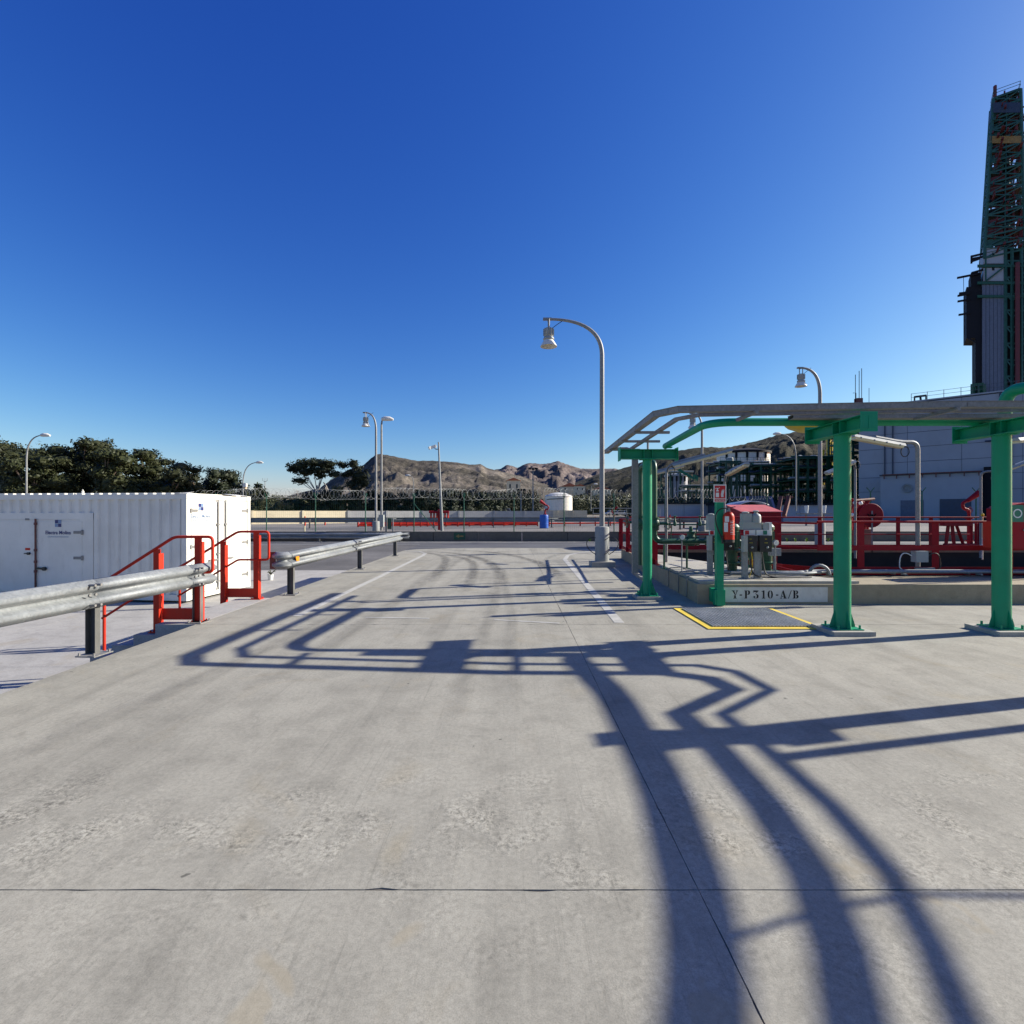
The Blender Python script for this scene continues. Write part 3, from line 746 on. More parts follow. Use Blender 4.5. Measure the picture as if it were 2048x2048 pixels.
# third one on the left edge of the far road, in shade
guardrail('guardrail', 'dark guardrail along the far side of the road, in front of the low wall', [V(-34,26.45,0), V(-14,26.45,0), V(-5.3,26.45,0)], [6,12,18,24,28.2], 1, zc=.32, seams=(9,18))
guardrail('guardrail', 'long guardrail crossing the terrace above the low wall', [V(-40,30.6,0),V(-22,31.9,0),V(-8.5,34.2,0),V(6,35.6,0),V(15,36.2,0)], [3,7,11,15,19,23,27,31,35,39,43,47,51,54.5], -1, zc=.55, base=.48, seams=(11,22,33,44))
guardrail('guardrail', 'pale guardrail on the terrace right of the tall lamp post', [V(6.2,30.5,0),V(13.6,31.6,0)], [1,4,7], -1, zc=.62, base=.48, seams=(4,))

# bucket with cut stems on the lower yard
bp = PZ(541, 1160, LOW)
bk = thing('white_bucket', 'small white bucket of dry plant stems on the lower yard', 'bucket', bp)
MB().lathe(bp, [(.075,0),(.095,.19),(.10,.195),(.085,.19),(.07,.05)], 14).build('bucket', M['label'], bk)
mb = MB()
for k in range(26):
    a = rs.random()*6.28; r = rs.random()*.2
    mb.tube(bez(bp+V(0,0,.15), bp+V(math.cos(a)*r*.4,math.sin(a)*r*.4,.3), bp+V(math.cos(a)*r,math.sin(a)*r,.22+rs.random()*.14), 4), .008, 4)
mb.build('stems', M['scrub'], bk)

# ================================================================== PIPE RACK
def pad(x, y, sx, sy, h, t):
    return MB().prism([V(x-sx/2,y-sy/2,0),V(x+sx/2,y-sy/2,0),V(x+sx/2,y+sy/2,0),V(x-sx/2,y+sy/2,0)], (0,0,h)).build('plinth', M['pad'], t, smooth=False)
def ibeam(mb, p0, p1, h=.16, w=.16, tf=.01):
    p0, p1 = Vector(p0), Vector(p1)
    mb.bar(p0+V(0,0,h/2-tf/2), p1+V(0,0,h/2-tf/2), w, tf); mb.bar(p0-V(0,0,h/2-tf/2), p1-V(0,0,h/2-tf/2), w, tf); mb.bar(p0, p1, .008, h-2*tf)
    return mb
def tcolumn(x, y, ztop, label, axis, b0, b1, r=.098, ps=(.52,.5), group='green T columns of the pipe rack'):
    t = thing('pipe_support', label, 'pipe support', (x,y,0), group)
    pad(x, y, ps[0], ps[1], .055, t)
    MB().cyl((x,y,.067), (x,y,ztop-.17), r, 28).build('column', M['green'], t)
    mb = MB(); mb.bb(x-.17,x+.17,y-.17,y+.17,.055,.068)
    for i in (-1,1):
        for j in (-1,1): mb.cyl((x+i*.135,y+j*.135,.06), (x+i*.135,y+j*.135,.115), .014, 6)
    mb.build('base_plate', M['green'], t)
    for a in range(4):                       # gussets
        dx, dy = ((1,0),(-1,0),(0,1),(0,-1))[a]
        mb = MB(); q = V(-dy*.005, dx*.005, 0); q0 = V(x,y,.068)
        mb.prism([q0+V(dx,dy,0)*r*.95-q, q0+V(dx,dy,0)*.165-q, q0+V(dx,dy,0)*.16+V(0,0,.03)-q, q0+V(dx,dy,0)*r*.95+V(0,0,.24)-q], q*2)
        mb.build('gusset', M['green'], t, smooth=False)
    av = V(1,0,0) if axis == 'x' else V(0,1,0); pv = V(0,1,0) if axis == 'x' else V(1,0,0)
    c = V(x,y,ztop-.085); p0 = c + av*b0; p1 = c + av*b1
    bm_ = ibeam(MB(), p0, p1, .17, .17).build('crossbeam', M['green'], t, smooth=False)
    for p in (p0, p1): MB().bar(p-av*.006*(1 if p is p0 else -1), p+av*.004, .21, .24).build('end_plate', M['green'], bm_, smooth=False)
    for s in (-.075,.075):
        for k in (-1,1):
            q = c + av*s + pv*k*.042; MB().bar(q-av*.004, q+av*.004, .076, .149).build('stiffener', M['green'], bm_, smooth=False)
    mb = MB().bb(x-.12,x+.12,y-.12,y+.12,ztop-.181,ztop-.171)
    mb.build('cap_plate', M['green'], t, smooth=False)
    return t
tcolumn(2.43, 9.2, 2.67, 'green T column at the far left end of the rack, beam running left to right', 'x', -.50, .52, .082, (.45,.40))
tcolumn(4.27, 6.62, 2.72, 'green T column standing beside the yellow edged grating', 'y', .66, -.50)
tcolumn(6.33, 6.62, 2.72, 'green T column at the right edge, beam running away from the camera', 'y', .62, -.55)
# out of frame, their shadows fall across the foreground
for x, y, lb in ((6.28,4.64,'green T column to the right of the camera, under the bent trays'), (6.2,.9,'green T column behind the camera on the right')):
    tcolumn(x, y, 2.70, lb, 'x', -.55, .72)
t = thing('tray_post', 'slim galvanised post under the inner tray to the right of the camera', 'post', (6.98,4.42,0))
MB().cyl((6.98,4.42,0),(6.98,4.42,2.79),.055,12).build('post', M['galv'], t)

def tray(path, w, h, label, mat='galv2', lid=True, loc=None, rungs=False):
    t = thing('cable_tray', label, 'cable tray', loc or path[0], 'galvanised cable trays')
    pr = [(-w/2,0),(w/2,0),(w/2,h),(w/2-.004,h),(w/2-.004,.004),(-w/2+.004,.004),(-w/2+.004,h),(-w/2,h)]
    MB().sweep(pr, path, closed=True).build('trough', M[mat], t, smooth=False)
    if lid: MB().sweep([(-w/2-.006,h+.001),(w/2+.006,h+.001),(w/2+.006,h+.009),(-w/2-.006,h+.009)], path, closed=True).build('lid', M[mat], t, smooth=False)
    # joint plates
    for p, q in zip(path, path[1:]):
        p, q = Vector(p), Vector(q); L = (q-p).length; d = (q-p).normalized(); n_ = V(d.y,-d.x,0)
        s = .18
        while s < L-.1:
            for sd_ in (-1,1):
                c = p + d*s + n_*sd_*(w/2+.003) + V(0,0,h/2)
                mb = MB(); mb.bar(c-d*.05, c+d*.05, .004, h*.7); mb.build('joint_plate', M['galv2'], t, smooth=False)
            s += 1.5 if L > 2 else 10
    return t
ZT = 2.80
near = [V(2.03,10.99,ZT), V(1.90,6.74,ZT), V(2.10,6.44,ZT), V(5.3,6.15,ZT), V(6.85,6.13,ZT), V(7.20,5.97,ZT), V(7.29,5.68,ZT), V(6.65,5.15,ZT), V(6.71,4.5,ZT), V(6.71,3.9,ZT), V(6.65,3.4,ZT), V(6.53,3.02,ZT), V(6.38,2.7,ZT), V(6.0,2.0,ZT), V(5.6,1.2,ZT)]
tray(near, .09, .068, 'outer galvanised cable tray curving along the top of the pipe rack')
far_ = [V(2.42,10.7,ZT), V(2.26,7.02,ZT), V(2.46,6.70,ZT), V(5.3,6.43,ZT), V(7.20,6.38,ZT), V(7.50,6.18,ZT), V(7.59,5.66,ZT), V(6.95,5.13,ZT), V(7.00,4.5,ZT), V(7.02,3.9,ZT), V(6.96,3.4,ZT), V(6.83,3.02,ZT), V(6.68,2.7,ZT), V(6.3,2.0,ZT), V(5.9,1.2,ZT)]
tray(far_, .06, .034, 'narrow inner galvanised cable tray of the pipe rack')
tray([V(3.70,6.80,ZT-.02), V(6.62,6.74,ZT-.02), V(6.95,6.73,ZT-.02)], .14, .045, 'short straight cable tray beside the green pipe on the rack')
# tray brackets
br = [(1.95,8.9,.62,'x'),(1.93,7.9,.5,'x'),(1.97,10.1,.55,'x'),(3.0,6.32,.5,'y'),(5.3,6.12,.62,'y')]
for k, (x, y, L, ax) in enumerate(br):
    t = thing('tray_bracket', ['slotted bracket under the two trays near the end column', 'thin spacer between the two trays, middle of their receding run', 'slotted bracket at the far tip of the outer tray',
        'slotted bracket under the trays left of the middle column', 'slotted bracket under the trays between the two right columns'][k], 'bracket', (x,y,ZT-.03), 'brackets carrying the trays')
    mb = MB()
    if ax == 'x': mb.bb(x-.05, x+L, y-.02, y+.02, ZT-.042, ZT-.003)
    else: mb.bb(x-.02, x+.02, y-.05, y+L, ZT-.042, ZT-.003)
    mb.build('channel', M['galv2'], t, smooth=False)
# post carrying the outer tray end
t = thing('tray_drop', 'vertical galvanised cable channel dropping from the trays beside the end column', 'cable channel', (2.34,9.9,0))
mb = MB(); mb.bb(2.32,2.43,9.85,9.93,.36,2.62); mb.build('channel', M['galv2'], t, smooth=False)
mb = MB(); mb.tube(rounded([V(2.02,10.0,2.79),V(2.3,10.0,2.79),V(2.375,9.95,2.60)], .08), .028, 8); mb.build('elbow', M['galv2'], t)
mb = MB(); mb.bar(V(2.375,9.88,.37),V(2.52,9.70,.26),.10,.05); mb.build('foot_channel', M['galv2'], t)
t = thing('stub_post', 'thin galvanised post rising through the inner tray behind the end column', 'post', (2.68,10.1,0))
MB().cyl((2.68,10.1,.06),(2.68,10.1,3.05),.022,8).build('post', M['galv'], t)

# small green pipe along the rack
t = thing('green_pipe', 'green pipe running along the rack and turning back to the end column', 'pipe', (2.78,9.3,2.76), 'green process pipes')
pp = rounded([V(2.83,9.45,2.765), V(2.66,6.92,2.765), V(6.35,6.90,2.765), V(6.66,6.90,2.765)], .42, 10)
MB().tube(pp, .054, 18).build('pipe', M['green'], t)
for x, y in ((2.80,9.2),(4.27,6.91),(6.33,6.90)):
    mb = MB(); mb.bb(x-.07,x+.07,y-.045,y+.045,2.70,2.72) if y > 9 else mb.bb(x-.045,x+.045,y-.07,y+.07,2.721,2.735)
    mb.build('pipe_shoe', M['green'], t, smooth=False)
# heavy pipe that comes from the right and drops to the rack
t = thing('green_pipe', 'large green pipe elbow above the right column', 'pipe', (6.62,6.55,3.1), 'green process pipes')
pp = rounded([V(6.66,6.92,2.70), V(6.66,6.92,3.19), V(6.63,5.6,3.05), V(6.62,4.2,3.05), V(6.50,3.3,3.05), V(6.36,2.85,3.05), V(5.9,2.0,3.05), V(5.5,1.2,3.05)], .32, 10)
MB().tube(pp, .076, 20).build('pipe', M['green'], t)
for y in (4.64,): MB().bb(6.57,6.67,y-.05,y+.05,2.702,2.99).build('pipe_shoe', M['green'], t, smooth=False)
# thin conduit crossing low over the rack, to the right of the camera
t = thing('conduit', 'thin conduit crossing the rack to the right of the camera', 'conduit', (6.1,3.0,2.7))
MB().tube([V(5.9,2.98,2.8),V(6.34,3.14,2.8),V(6.61,3.21,2.8),V(6.92,3.27,2.8),V(7.35,3.26,2.8),V(8.6,3.2,2.8)], .018, 8).build('tube', M['galv'], t)

# ================================================================== PUMP PLATFORM AND PIT
KZ = .33
kb = thing('pump_platform', 'raised concrete kerb and pump platform with white stencilled panel', 'platform', (3.13,8.62,0))
def poly_prism(mb, pts, z0, z1): return mb.prism([V(x,y,z0) for x,y in pts], (0,0,z1-z0))
fy = 8.62
mb = poly_prism(MB(), [(3.13,fy),(6.0,fy),(6.0,fy+.0),(18.5,fy-.05),(18.5,9.75),(5.35,9.80),(5.1,10.6),(3.9,15.0),(3.9,16.6),(18.5,16.6),(18.5,17.15),(3.66,17.15),(3.3,12)], -.1, KZ)
mb.build('kerb', M['kerb'], kb, smooth=False)
mb = poly_prism(MB(), [(3.20,fy+.08),(5.9,fy+.08),(5.30,9.7),(5.05,10.5),(3.86,14.9),(3.66,14.9),(3.36,12)], KZ+.001, KZ+.045)
mb.build('platform_slab', M['pad'], kb, smooth=False)
pn = MB().bb(3.56,5.31,fy-.008,fy-.003,.035,.285).build('painted_panel', M['panelw'], kb, smooth=False)
# stencil lettering Y-P310-A/B : bold serif with stencil gaps
G = {
'Y': [[(0,1),(.42,1),(.42,.93),(.36,.93),(.55,.52),(.50,.44),(.46,.44),(.12,.93),(0,.93)],[(.60,1),(.92,1),(.92,.93),(.84,.93),(.60,.52),(.55,.44),(.60,.44),(.72,.93),(.60,.93)],[(.36,.40),(.60,.40),(.60,.07),(.72,.07),(.72,0),(.24,0),(.24,.07),(.36,.07)]],
'-': [[(0,.36),(.34,.36),(.34,.50),(0,.50)]],
'P': [[(0,1),(.36,1),(.36,0),(.46,0),(.46,0),(0,0),(0,.07),(.10,.07),(.10,.93),(0,.93)],[(.41,1),(.62,1),(.78,.93),(.82,.75),(.78,.56),(.62,.47),(.41,.47),(.41,.54),(.53,.56),(.57,.75),(.53,.91),(.41,.93)]],
'3': [[(.05,1),(.80,1),(.80,.93),(.44,.62),(.34,.62),(.34,.56),(.56,.80),(.22,.80),(.12,.84),(.10,.72),(.05,.72)],[(.44,.56),(.62,.54),(.80,.42),(.82,.24),(.72,.06),(.46,0),(.46,.07),(.54,.14),(.56,.28),(.54,.42),(.44,.50)],[(.41,0),(.20,.04),(.08,.14),(.08,.26),(.20,.32),(.32,.26),(.32,.16),(.24,.12),(.34,.07),(.41,.07)]],
'1': [[(.05,.93),(.24,.93),(.24,1),(.46,1),(.46,.07),(.56,.07),(.56,0),(.10,0),(.10,.07),(.22,.07),(.22,.84),(.05,.84)]],
'0': [[(.36,1),(.20,.96),(.06,.80),(.0,.5),(.06,.20),(.20,.04),(.36,0),(.36,.07),(.28,.15),(.25,.5),(.28,.85),(.36,.93)],[(.42,1),(.58,.96),(.72,.80),(.78,.5),(.72,.20),(.58,.04),(.42,0),(.42,.07),(.50,.15),(.53,.5),(.50,.85),(.42,.93)]],
'A': [[(.36,1),(.50,1),(.84,.07),(.92,.07),(.92,0),(.48,0),(.48,.07),(.56,.07),(.50,.25),(.42,.50),(.38,.64)],[(.33,.92),(.36,.80),(.14,.07),(.24,.07),(.24,0),(0,0),(0,.07),(.07,.07)],[(.25,.24),(.46,.24),(.44,.31),(.27,.31)]],
'/': [[(0,0),(.10,0),(.52,1),(.42,1)]],
'B': [[(0,1),(.36,1),(.36,0),(0,0),(0,.07),(.10,.07),(.10,.93),(0,.93)],[(.41,1),(.62,.98),(.76,.88),(.76,.68),(.62,.55),(.41,.53),(.41,.60),(.52,.66),(.53,.85),(.41,.93)],[(.41,.48),(.66,.46),(.82,.34),(.82,.14),(.66,.02),(.41,0),(.41,.07),(.54,.12),(.56,.34),(.41,.41)]],
}
x = 3.695; hgt = .135; k_ = .80
for ch, adv in zip('Y-P310-A/B', (.93,.56,1.0,.98,.74,.98,.50,.92,.56,.9)):
    mb = MB()
    for pl in G[ch]: mb.prism([V(x+a*hgt*1.02*k_*1.05, fy-.0105, .095+b*hgt) for a,b in pl], (0,.002,0))
    mb.build('stencil_character', M['ink'], pn, smooth=False)
    x += adv*hgt*1.02*k_*1.05*1.24
# drain channel and puddled conduit hooks on the kerb side
t = thing('conduit_hooks', 'thin rusty conduits hooked over the left side of the kerb', 'conduit', (3.3,9.5,.3))
for y in (9.2,9.75,10.5):
    xk = 3.13+(y-8.62)*.05
    MB().tube(rounded([V(xk-.02,y,.02),V(xk-.02,y,.40),V(xk+.25,y+.02,.42),V(xk+.42,y+.02,.36)],.05), .010, 6).build('tube', M['galv2'], t)

# the pit: walls and floor, near black all over
pit = thing('pump_pit', None, None); pit['kind'] = 'structure'
Pp = [(5.37,9.81),(18.48,9.76),(18.48,16.59),(3.91,16.59),(3.91,15.01),(5.11,10.61)]
mb = MB(); k = len(Pp)
mb.add([V(x,y,KZ-.09) for x,y in Pp]+[V(x,y,-.62) for x,y in Pp], [(i,(i+1)%k,k+(i+1)%k,k+i) for i in range(k)]); mb.build('pit_wall', M['nearblack'], pit, smooth=False)
sheet('pit_floor', [(*p,-.61) for p in Pp], M['nearblack'], None, parent=pit)

# grating in front of the kerb
gx0, gx1, gy0, gy1 = 2.70, 4.04, 6.86, 8.14
gt = thing('floor_grating', 'steel floor grating with a yellow painted border in front of the kerb', 'grating', ((gx0+gx1)/2,(gy0+gy1)/2,0))
sheet('drain_shadow_base', [(gx0,gy0,.006),(gx1,gy0,.006),(gx1,gy1,.006),(gx0,gy1,.006)], M['nearblack'], None, parent=gt)  # black sheet standing in for the shade under the bars
mb = MB(); n_ = 28
for i in range(n_+1):
    xx = gx0+(gx1-gx0)*i/n_; mb.bb(xx-.0035,xx+.0035,gy0,gy1,.008,.030)
mb.build('bearing_bars', M['grate'], gt, kind='stuff', smooth=False)
mb = MB(); m_ = 26
for i in range(m_+1):
    yy = gy0+(gy1-gy0)*i/m_; mb.bb(gx0,gx1,yy-.003,yy+.003,.020,.0295)
mb.build('cross_bars', M['grate'], gt, kind='stuff', smooth=False)
bw = .115
for a in ((gx0-bw,gx1+bw,gy0-bw,gy0-.004),(gx0-bw,gx1+bw,gy1+.004,gy1+.05),(gx0-bw,gx0-.004,gy0-.003,gy1+.003),(gx1+.004,gx1+bw,gy0-.003,gy1+.003)):
    MB().bb(*a, .004, .012).build('painted_border', M['yellow'], gt, smooth=False)

# ------------------------------------------------------------------ red railings round the pit
def railing(label, pts, posts, z0=KZ, h=1.03, pw=.13, kick=.13, mids=(.5,), mat='red2', top_r=.022, flat=False):
    t = thing('red_railing', label, 'railing', (*Vector(pts[0])[:2], z0), 'red railings round the pump pit')
    pts = [V(x,y,0) for x,y in pts]
    MB().tube([p+V(0,0,z0+h) for p in pts], top_r, 10).build('top_rail', M[mat], t)
    if flat:
        for z_ in (h-.01, h*mids[0]):
            for p, q in zip(pts, pts[1:]): MB().bar(p+V(0,0,z0+z_), q+V(0,0,z0+z_), .012, .045).build('flat_rail', M[mat], t, smooth=False)
        mids = ()
    for m_ in mids: MB().tube([p+V(0,0,z0+h*m_) for p in pts], .018, 8).build('middle_rail', M[mat], t)
    if kick:
        for p, q in zip(pts, pts[1:]): MB().bar(p+V(0,0,z0+kick/2+.02), q+V(0,0,z0+kick/2+.02), .006, kick).build('kick_plate', M[mat], t, smooth=False)
    for x, y in posts:
        mb = MB(); mb.bb(x-pw/2,x+pw/2,y+.024,y+.034,z0+.0,z0+h-.01); mb.bb(x-.03,x+.03,y+.034,y+.08,z0,z0+h-.05); mb.build('post', M[mat], t, smooth=False)
    return t
fr = 9.98
railing('front red railing of the pump pit, between the two right green columns and beyond', [(5.95,fr),(18.4,fr-.05)], [(6.82,fr),(8.28,fr),(10.1,fr),(11.9,fr),(13.6,fr)], mids=())
MB_ = MB().bar(V(5.95,fr,KZ+.52),V(13.6,fr,KZ+.52),.01,.10)
o = MB_.build('middle_band', M['red2'], [x for x in C.objects if x.name == 'red_railing'][0], smooth=False)
railing('short red railing angled back at the left of the pump pit', [(5.95,fr),(5.55,10.5),(5.35,12.0)], [(5.30,fr+.35)], mids=(.52,), h=1.0)
railing('back red railing along the far side of the pump pit', [(3.75,16.35),(18.4,16.35)], [(4.5,16.35),(6.9,16.35),(9.85,16.35),(12.35,16.35),(13.4,16.35),(15.6,16.35)], mids=(.48,), h=1.05, kick=.16)
railing('left red railing beside the valves of the pump pit', [(3.62,17.05),(3.48,14.2),(3.30,11.6)], [(3.60,16.9),(3.54,15.6),(3.44,13.7),(3.33,11.9)], mids=(.55,), h=1.0, kick=.10, flat=True)

# ------------------------------------------------------------------ sign post, sign and extinguisher
sp_ = thing('sign_post', 'square green post fixed to the front of the kerb', 'post', (3.36,8.45,0))
px_, py_ = 3.415, 8.44
MB().bb(px_-.055,px_+.055,py_-.05,py_+.05,.01,1.95).build('post', M['green'], sp_, smooth=False)
MB().bb(px_-.10,px_+.10,py_+.051,fy-.012,.06,.28).build('bracket', M['green'], sp_, smooth=False)
MB().bb(px_-.085,px_-.056,py_-.04,py_+.05,.02,.27).build('bracket', M['green'], sp_, smooth=False)
MB().bb(px_+.056,px_+.085,py_-.04,py_+.05,.02,.27).build('bracket', M['green'], sp_, smooth=False)
sx, sz, sy = 3.405, 1.855, py_-.056
sg = thing('extinguisher_sign', 'red and white extinguisher sign on top of the green post', 'sign', (sx,sy,sz))
MB().bb(sx-.105,sx+.105,sy-.002,sy+.002,sz-.145,sz+.145).build('board', M['label'], sg, smooth=False)
MB().bb(sx-.087,sx+.087,sy-.0045,sy-.0025,sz-.083,sz+.127).build('red_field', M['sred'], sg, smooth=False)
bd = MB().bb(sx-.087,sx+.087,sy-.0045,sy-.0025,sz-.135,sz-.095).build('red_strip', M['sred'], sg, smooth=False)
mb = MB(); y0 = sy-.0070
def flat(mb, pts): return mb.prism([V(sx+a,y0,sz+b) for a,b in pts], (0,.002,0))
flat(mb, [(-.070,-.062),(-.018,-.062),(-.018,.012),(-.070,.012)]); flat(mb, [(-.066,.032),(-.022,.032),(-.022,.044),(-.034,.058),(-.054,.058),(-.066,.044)])
flat(mb, [(-.052,.060),(-.036,.060),(-.032,.082),(-.044,.092),(-.056,.082)]); flat(mb, [(-.075,.070),(-.058,.084),(-.061,.092),(-.080,.076)]); flat(mb, [(-.030,.084),(-.006,.100),(-.006,.092),(-.028,.076)])
mb.build('pictogram', M['label'], sg, smooth=False)
mb = MB()
for k in range(3):
    o_ = k*.014
    flat(mb, [(.018+o_,-.060),(.030+o_,-.062),(.026+o_,-.020),(.040+o_,.020+k*.012),(.034+o_,.064+k*.006),(.024+o_,.030),(.014+o_,-.010)])
mb.build('flames', M['label'], sg, smooth=False)
put_text(MB(), 'EXTINTOR', .030, V(sx,sy-.0050,sz-.126), V(1,0,0), V(0,0,1), .0004, 1.0).build('lettering', M['label'], sg, smooth=False)
exx, exy, exz = 3.515, py_-.135, 1.06
e = thing('fire_extinguisher', 'red fire extinguisher hanging on the green post beneath its sign', 'fire extinguisher', (exx,exy,exz))
MB().lathe((exx,exy,exz), [(.082,-.005),(.088,.0),(.088,.045)], 24).build('base_ring', M['black'], e)
MB().lathe((exx,exy,exz), [(.06,.03),(.086,.046),(.087,.40),(.080,.44),(.058,.475),(.030,.492),(.022,.50)], 28).build('cylinder', M['red'], e)
MB().lathe((exx,exy,exz), [(.024,.49),(.024,.53),(.016,.54),(.016,.56)], 12).build('valve', M['galv'], e)
mb = MB(); mb.bar((exx-.02,exy,exz+.555),(exx+.10,exy-.02,exz+.575),.02,.012); mb.bar((exx-.02,exy,exz+.535),(exx+.095,exy-.02,exz+.525),.02,.010); mb.build('lever', M['black'], e)
MB().tube([V(exx-.02,exy,exz+.535)]+bez(V(exx-.06,exy,exz+.555),V(exx-.27,exy-.02,exz+.54),V(exx-.20,exy-.01,exz+.27),8)+bez(V(exx-.17,exy-.01,exz+.19),V(exx-.13,exy-.02,exz+.10),V(exx-.11,exy-.02,exz+.02),5), .011, 8).build('hose', M['black'], e)
MB().cyl((exx-.11,exy-.02,exz+.11),(exx-.108,exy-.02,exz-.02),.017,8).build('nozzle', M['black'], e)
def cyl_label(x0, x1, z0, z1, mat, nm='label'):
    mb = MB(); vs = []; k = 6
    for i in range(k+1):
        xx = x0+(x1-x0)*i/k; yy = -math.sqrt(max(0,.0895**2-xx*xx)); vs += [V(exx+xx,exy+yy,exz+z0), V(exx+xx,exy+yy,exz+z1)]
    mb.add(vs, [(2*i,2*i+2,2*i+3,2*i+1) for i in range(k)]); mb.build(nm, M[mat], e, smooth=False)
cyl_label(-.080,-.030,.33,.42,'label'); cyl_label(-.086,-.045,.17,.32,'label')
for k in range(9): cyl_label(-.015+.004*(k%3),.055-.012*(k%2),.34-k*.026,.346-k*.026+.004*(k%2),'label','print_line')
MB().bb(exx-.03,exx+.03,exy+.088,py_-.052,exz+.30,exz+.34).build('hanger', M['black'], e, smooth=False)

# ------------------------------------------------------------------ motor control stations
cs = thing('control_station', 'pair of galvanised stands with grey enclosures and black control panels on the platform', 'control panel', (4.1,9.0,KZ))
Yc = 9.0
def U(u): return (u-1024)/1024*Yc
def Z(v): return H+(1024-v)/1024*Yc
for u0, u1 in ((1485,1496),(1509.5,1521)):
    mb = MB(); mb.bb(U(u0),U(u1),Yc,Yc+.012,KZ+.045,Z(1092)); mb.bb(U(u0),U(u0)+.008,Yc+.012,Yc+.05,KZ+.045,Z(1092)); mb.bb(U(u1)-.008,U(u1),Yc+.012,Yc+.05,KZ+.045,Z(1092)); mb.build('stand', M['galv'], cs, smooth=False)
    MB().bb(U(u0)-.03,U(u1)+.03,Yc-.03,Yc+.09,KZ+.045,KZ+.057).build('foot_plate', M['galv'], cs, smooth=False)
for u0, u1 in ((1483,1509),(1514.5,1538)):
    b_ = MB().bb(U(u0)+.0,U(u1),Yc-.10,Yc-.004,Z(1103),Z(1071)); b_ = b_.build('button_box', M['black'], cs, smooth=False)
    for k, v in enumerate((1077.5,1085)):
        for dx in ((-.02,.0) if k == 0 else (-.028,-.008,.012)):
            cxx = (U(u0)+U(u1))/2+dx+.01; MB().bb(cxx-.006,cxx+.008,Yc-.103,Yc-.1005,Z(v)-.004,Z(v)+.004).build('yellow_mark', M['ylw2'], b_, smooth=False)
    mb = MB(); mb.lathe(((U(u0)+U(u1))/2+.02,Yc-.10,Z(1094)), [(.018,0),(.018,-.03),(.012,-.035)], 10, V(0,1,0)); mb.build('knob', M['grey'], b_)
MB().bb(U(1482),U(1490),Yc-.106,Yc-.004,Z(1103),Z(1071)).build('grey_side_plate', M['grey'], cs, smooth=False)
mb = MB().bb(U(1488),U(1541),Yc-.02,Yc+.012,Z(1070.5),Z(1060)); pl = mb.build('name_plate', M['label'], cs, smooth=False)
MB().bb(U(1489),U(1497),Yc-.023,Yc-.0205,Z(1069),Z(1061)).build('red_patch', M['sred'], pl, smooth=False)
MB().bb(U(1525),U(1533),Yc-.023,Yc-.0205,Z(1069),Z(1061)).build('green_patch', M['sgreen'], pl, smooth=False)
MB().bb(U(1509),U(1512),Yc-.023,Yc-.0205,Z(1070),Z(1060)).build('gap_strip', M['grey'], pl, smooth=False)
MB().bb(U(1487),U(1524),Yc+.02,Yc+.16,Z(1059.5),Z(1044)).build('enclosure', M['grey'], cs, smooth=False)
mb = MB(); cxx = U(1516); mb.lathe((cxx,Yc+.08,Z(1044)), [(.085,-.02),(.085,.10),(.07,.13),(.03,.155),(.028,.175),(.05,.18),(.052,.195),(.03,.205),(.0,.206)], 20); mb.build('motor_cap', M['grey'], cs)
mb = MB(); mb.bb(U(1488),U(1506),Yc+.04,Yc+.16,Z(1044),Z(1027)); mb.lathe((U(1496),Yc+.1,Z(1024)),[(.06,-.02),(.06,.0),(.02,.01)],14); mb.build('junction_box', M['grey'], cs)
mb = MB(); mb.bb(U(1528),U(1539),Yc+.03,Yc+.15,Z(1068),Z(1046)); mb.build('side_enclosure', M['grey'], cs, smooth=False)
MB().bb(U(1539.5),U(1545),Yc+.02,Yc+.16,Z(1071),Z(1045)).build('enclosure_door', M['label'], cs, smooth=False)
for u, k in ((1500,0),(1525,1)):
    mb = MB(); mb.tube(rounded([V(U(u),Yc+.03,Z(1100)),V(U(u)+.02,Yc+.02,Z(1125)),V(U(u)+.03,Yc-.04,KZ+.12),V(U(u)+.2,Yc-.08,KZ+.075),V(U(u)+.9,Yc+.02+k*.05,KZ+.07)],.10), .012, 8); mb.build('cable', M['cable'], cs)
# a second, similar set just behind on the left
c2 = dup(cs, (4.1-.40, 9.55, KZ), 0, 'similar grey motor enclosures half hidden behind the fire extinguisher', .97)
for o_ in (cs, c2): o_['group'] = 'motor control stations on the pump platform'

# ------------------------------------------------------------------ green process piping on the platform
def flange(mb, c, ax, r, t=.022):
    c = Vector(c); ax = Vector(ax).normalized(); mb.cyl(c-ax*t, c-ax*.002, r, 18); mb.cyl(c+ax*.002, c+ax*t, r, 18)
    a, b = frame(ax)
    for k in range(8):
        q = c + (a*math.cos(k*.785)+b*math.sin(k*.785))*r*.8; mb.cyl(q-ax*(t+.014), q+ax*(t+.014), .009, 6)
    return mb
def wheel(mb, c, ax, r):
    c = Vector(c); ax = Vector(ax).normalized(); a, b = frame(ax)
    ring = [c+(a*math.cos(2*math.pi*k/16)+b*math.sin(2*math.pi*k/16))*r for k in range(17)]
    mb.tube(ring, .009, 6); mb.tube([c+a*r,c-a*r],.006,5); mb.tube([c+b*r,c-b*r],.006,5); return mb
lp = thing('pump_discharge_line', 'dark green pipe line with valves between the end column and the pumps', 'pipework', (2.95,10.4,.33))
zP = .96; yP = 10.45
MB().tube(rounded([V(2.85,10.25,2.3),V(2.85,10.25,zP),V(4.72,yP,zP),V(4.72,yP,.44)], .18, 8), .055, 16).build('main_pipe', M['dgreen'], lp)
MB().tube(rounded([V(2.85,10.25,2.2),V(2.85,10.25,2.56),V(2.87,11.45,2.56),V(2.87,11.45,.36)], .20, 8), .054, 16).build('riser', M['dgreen'], lp)
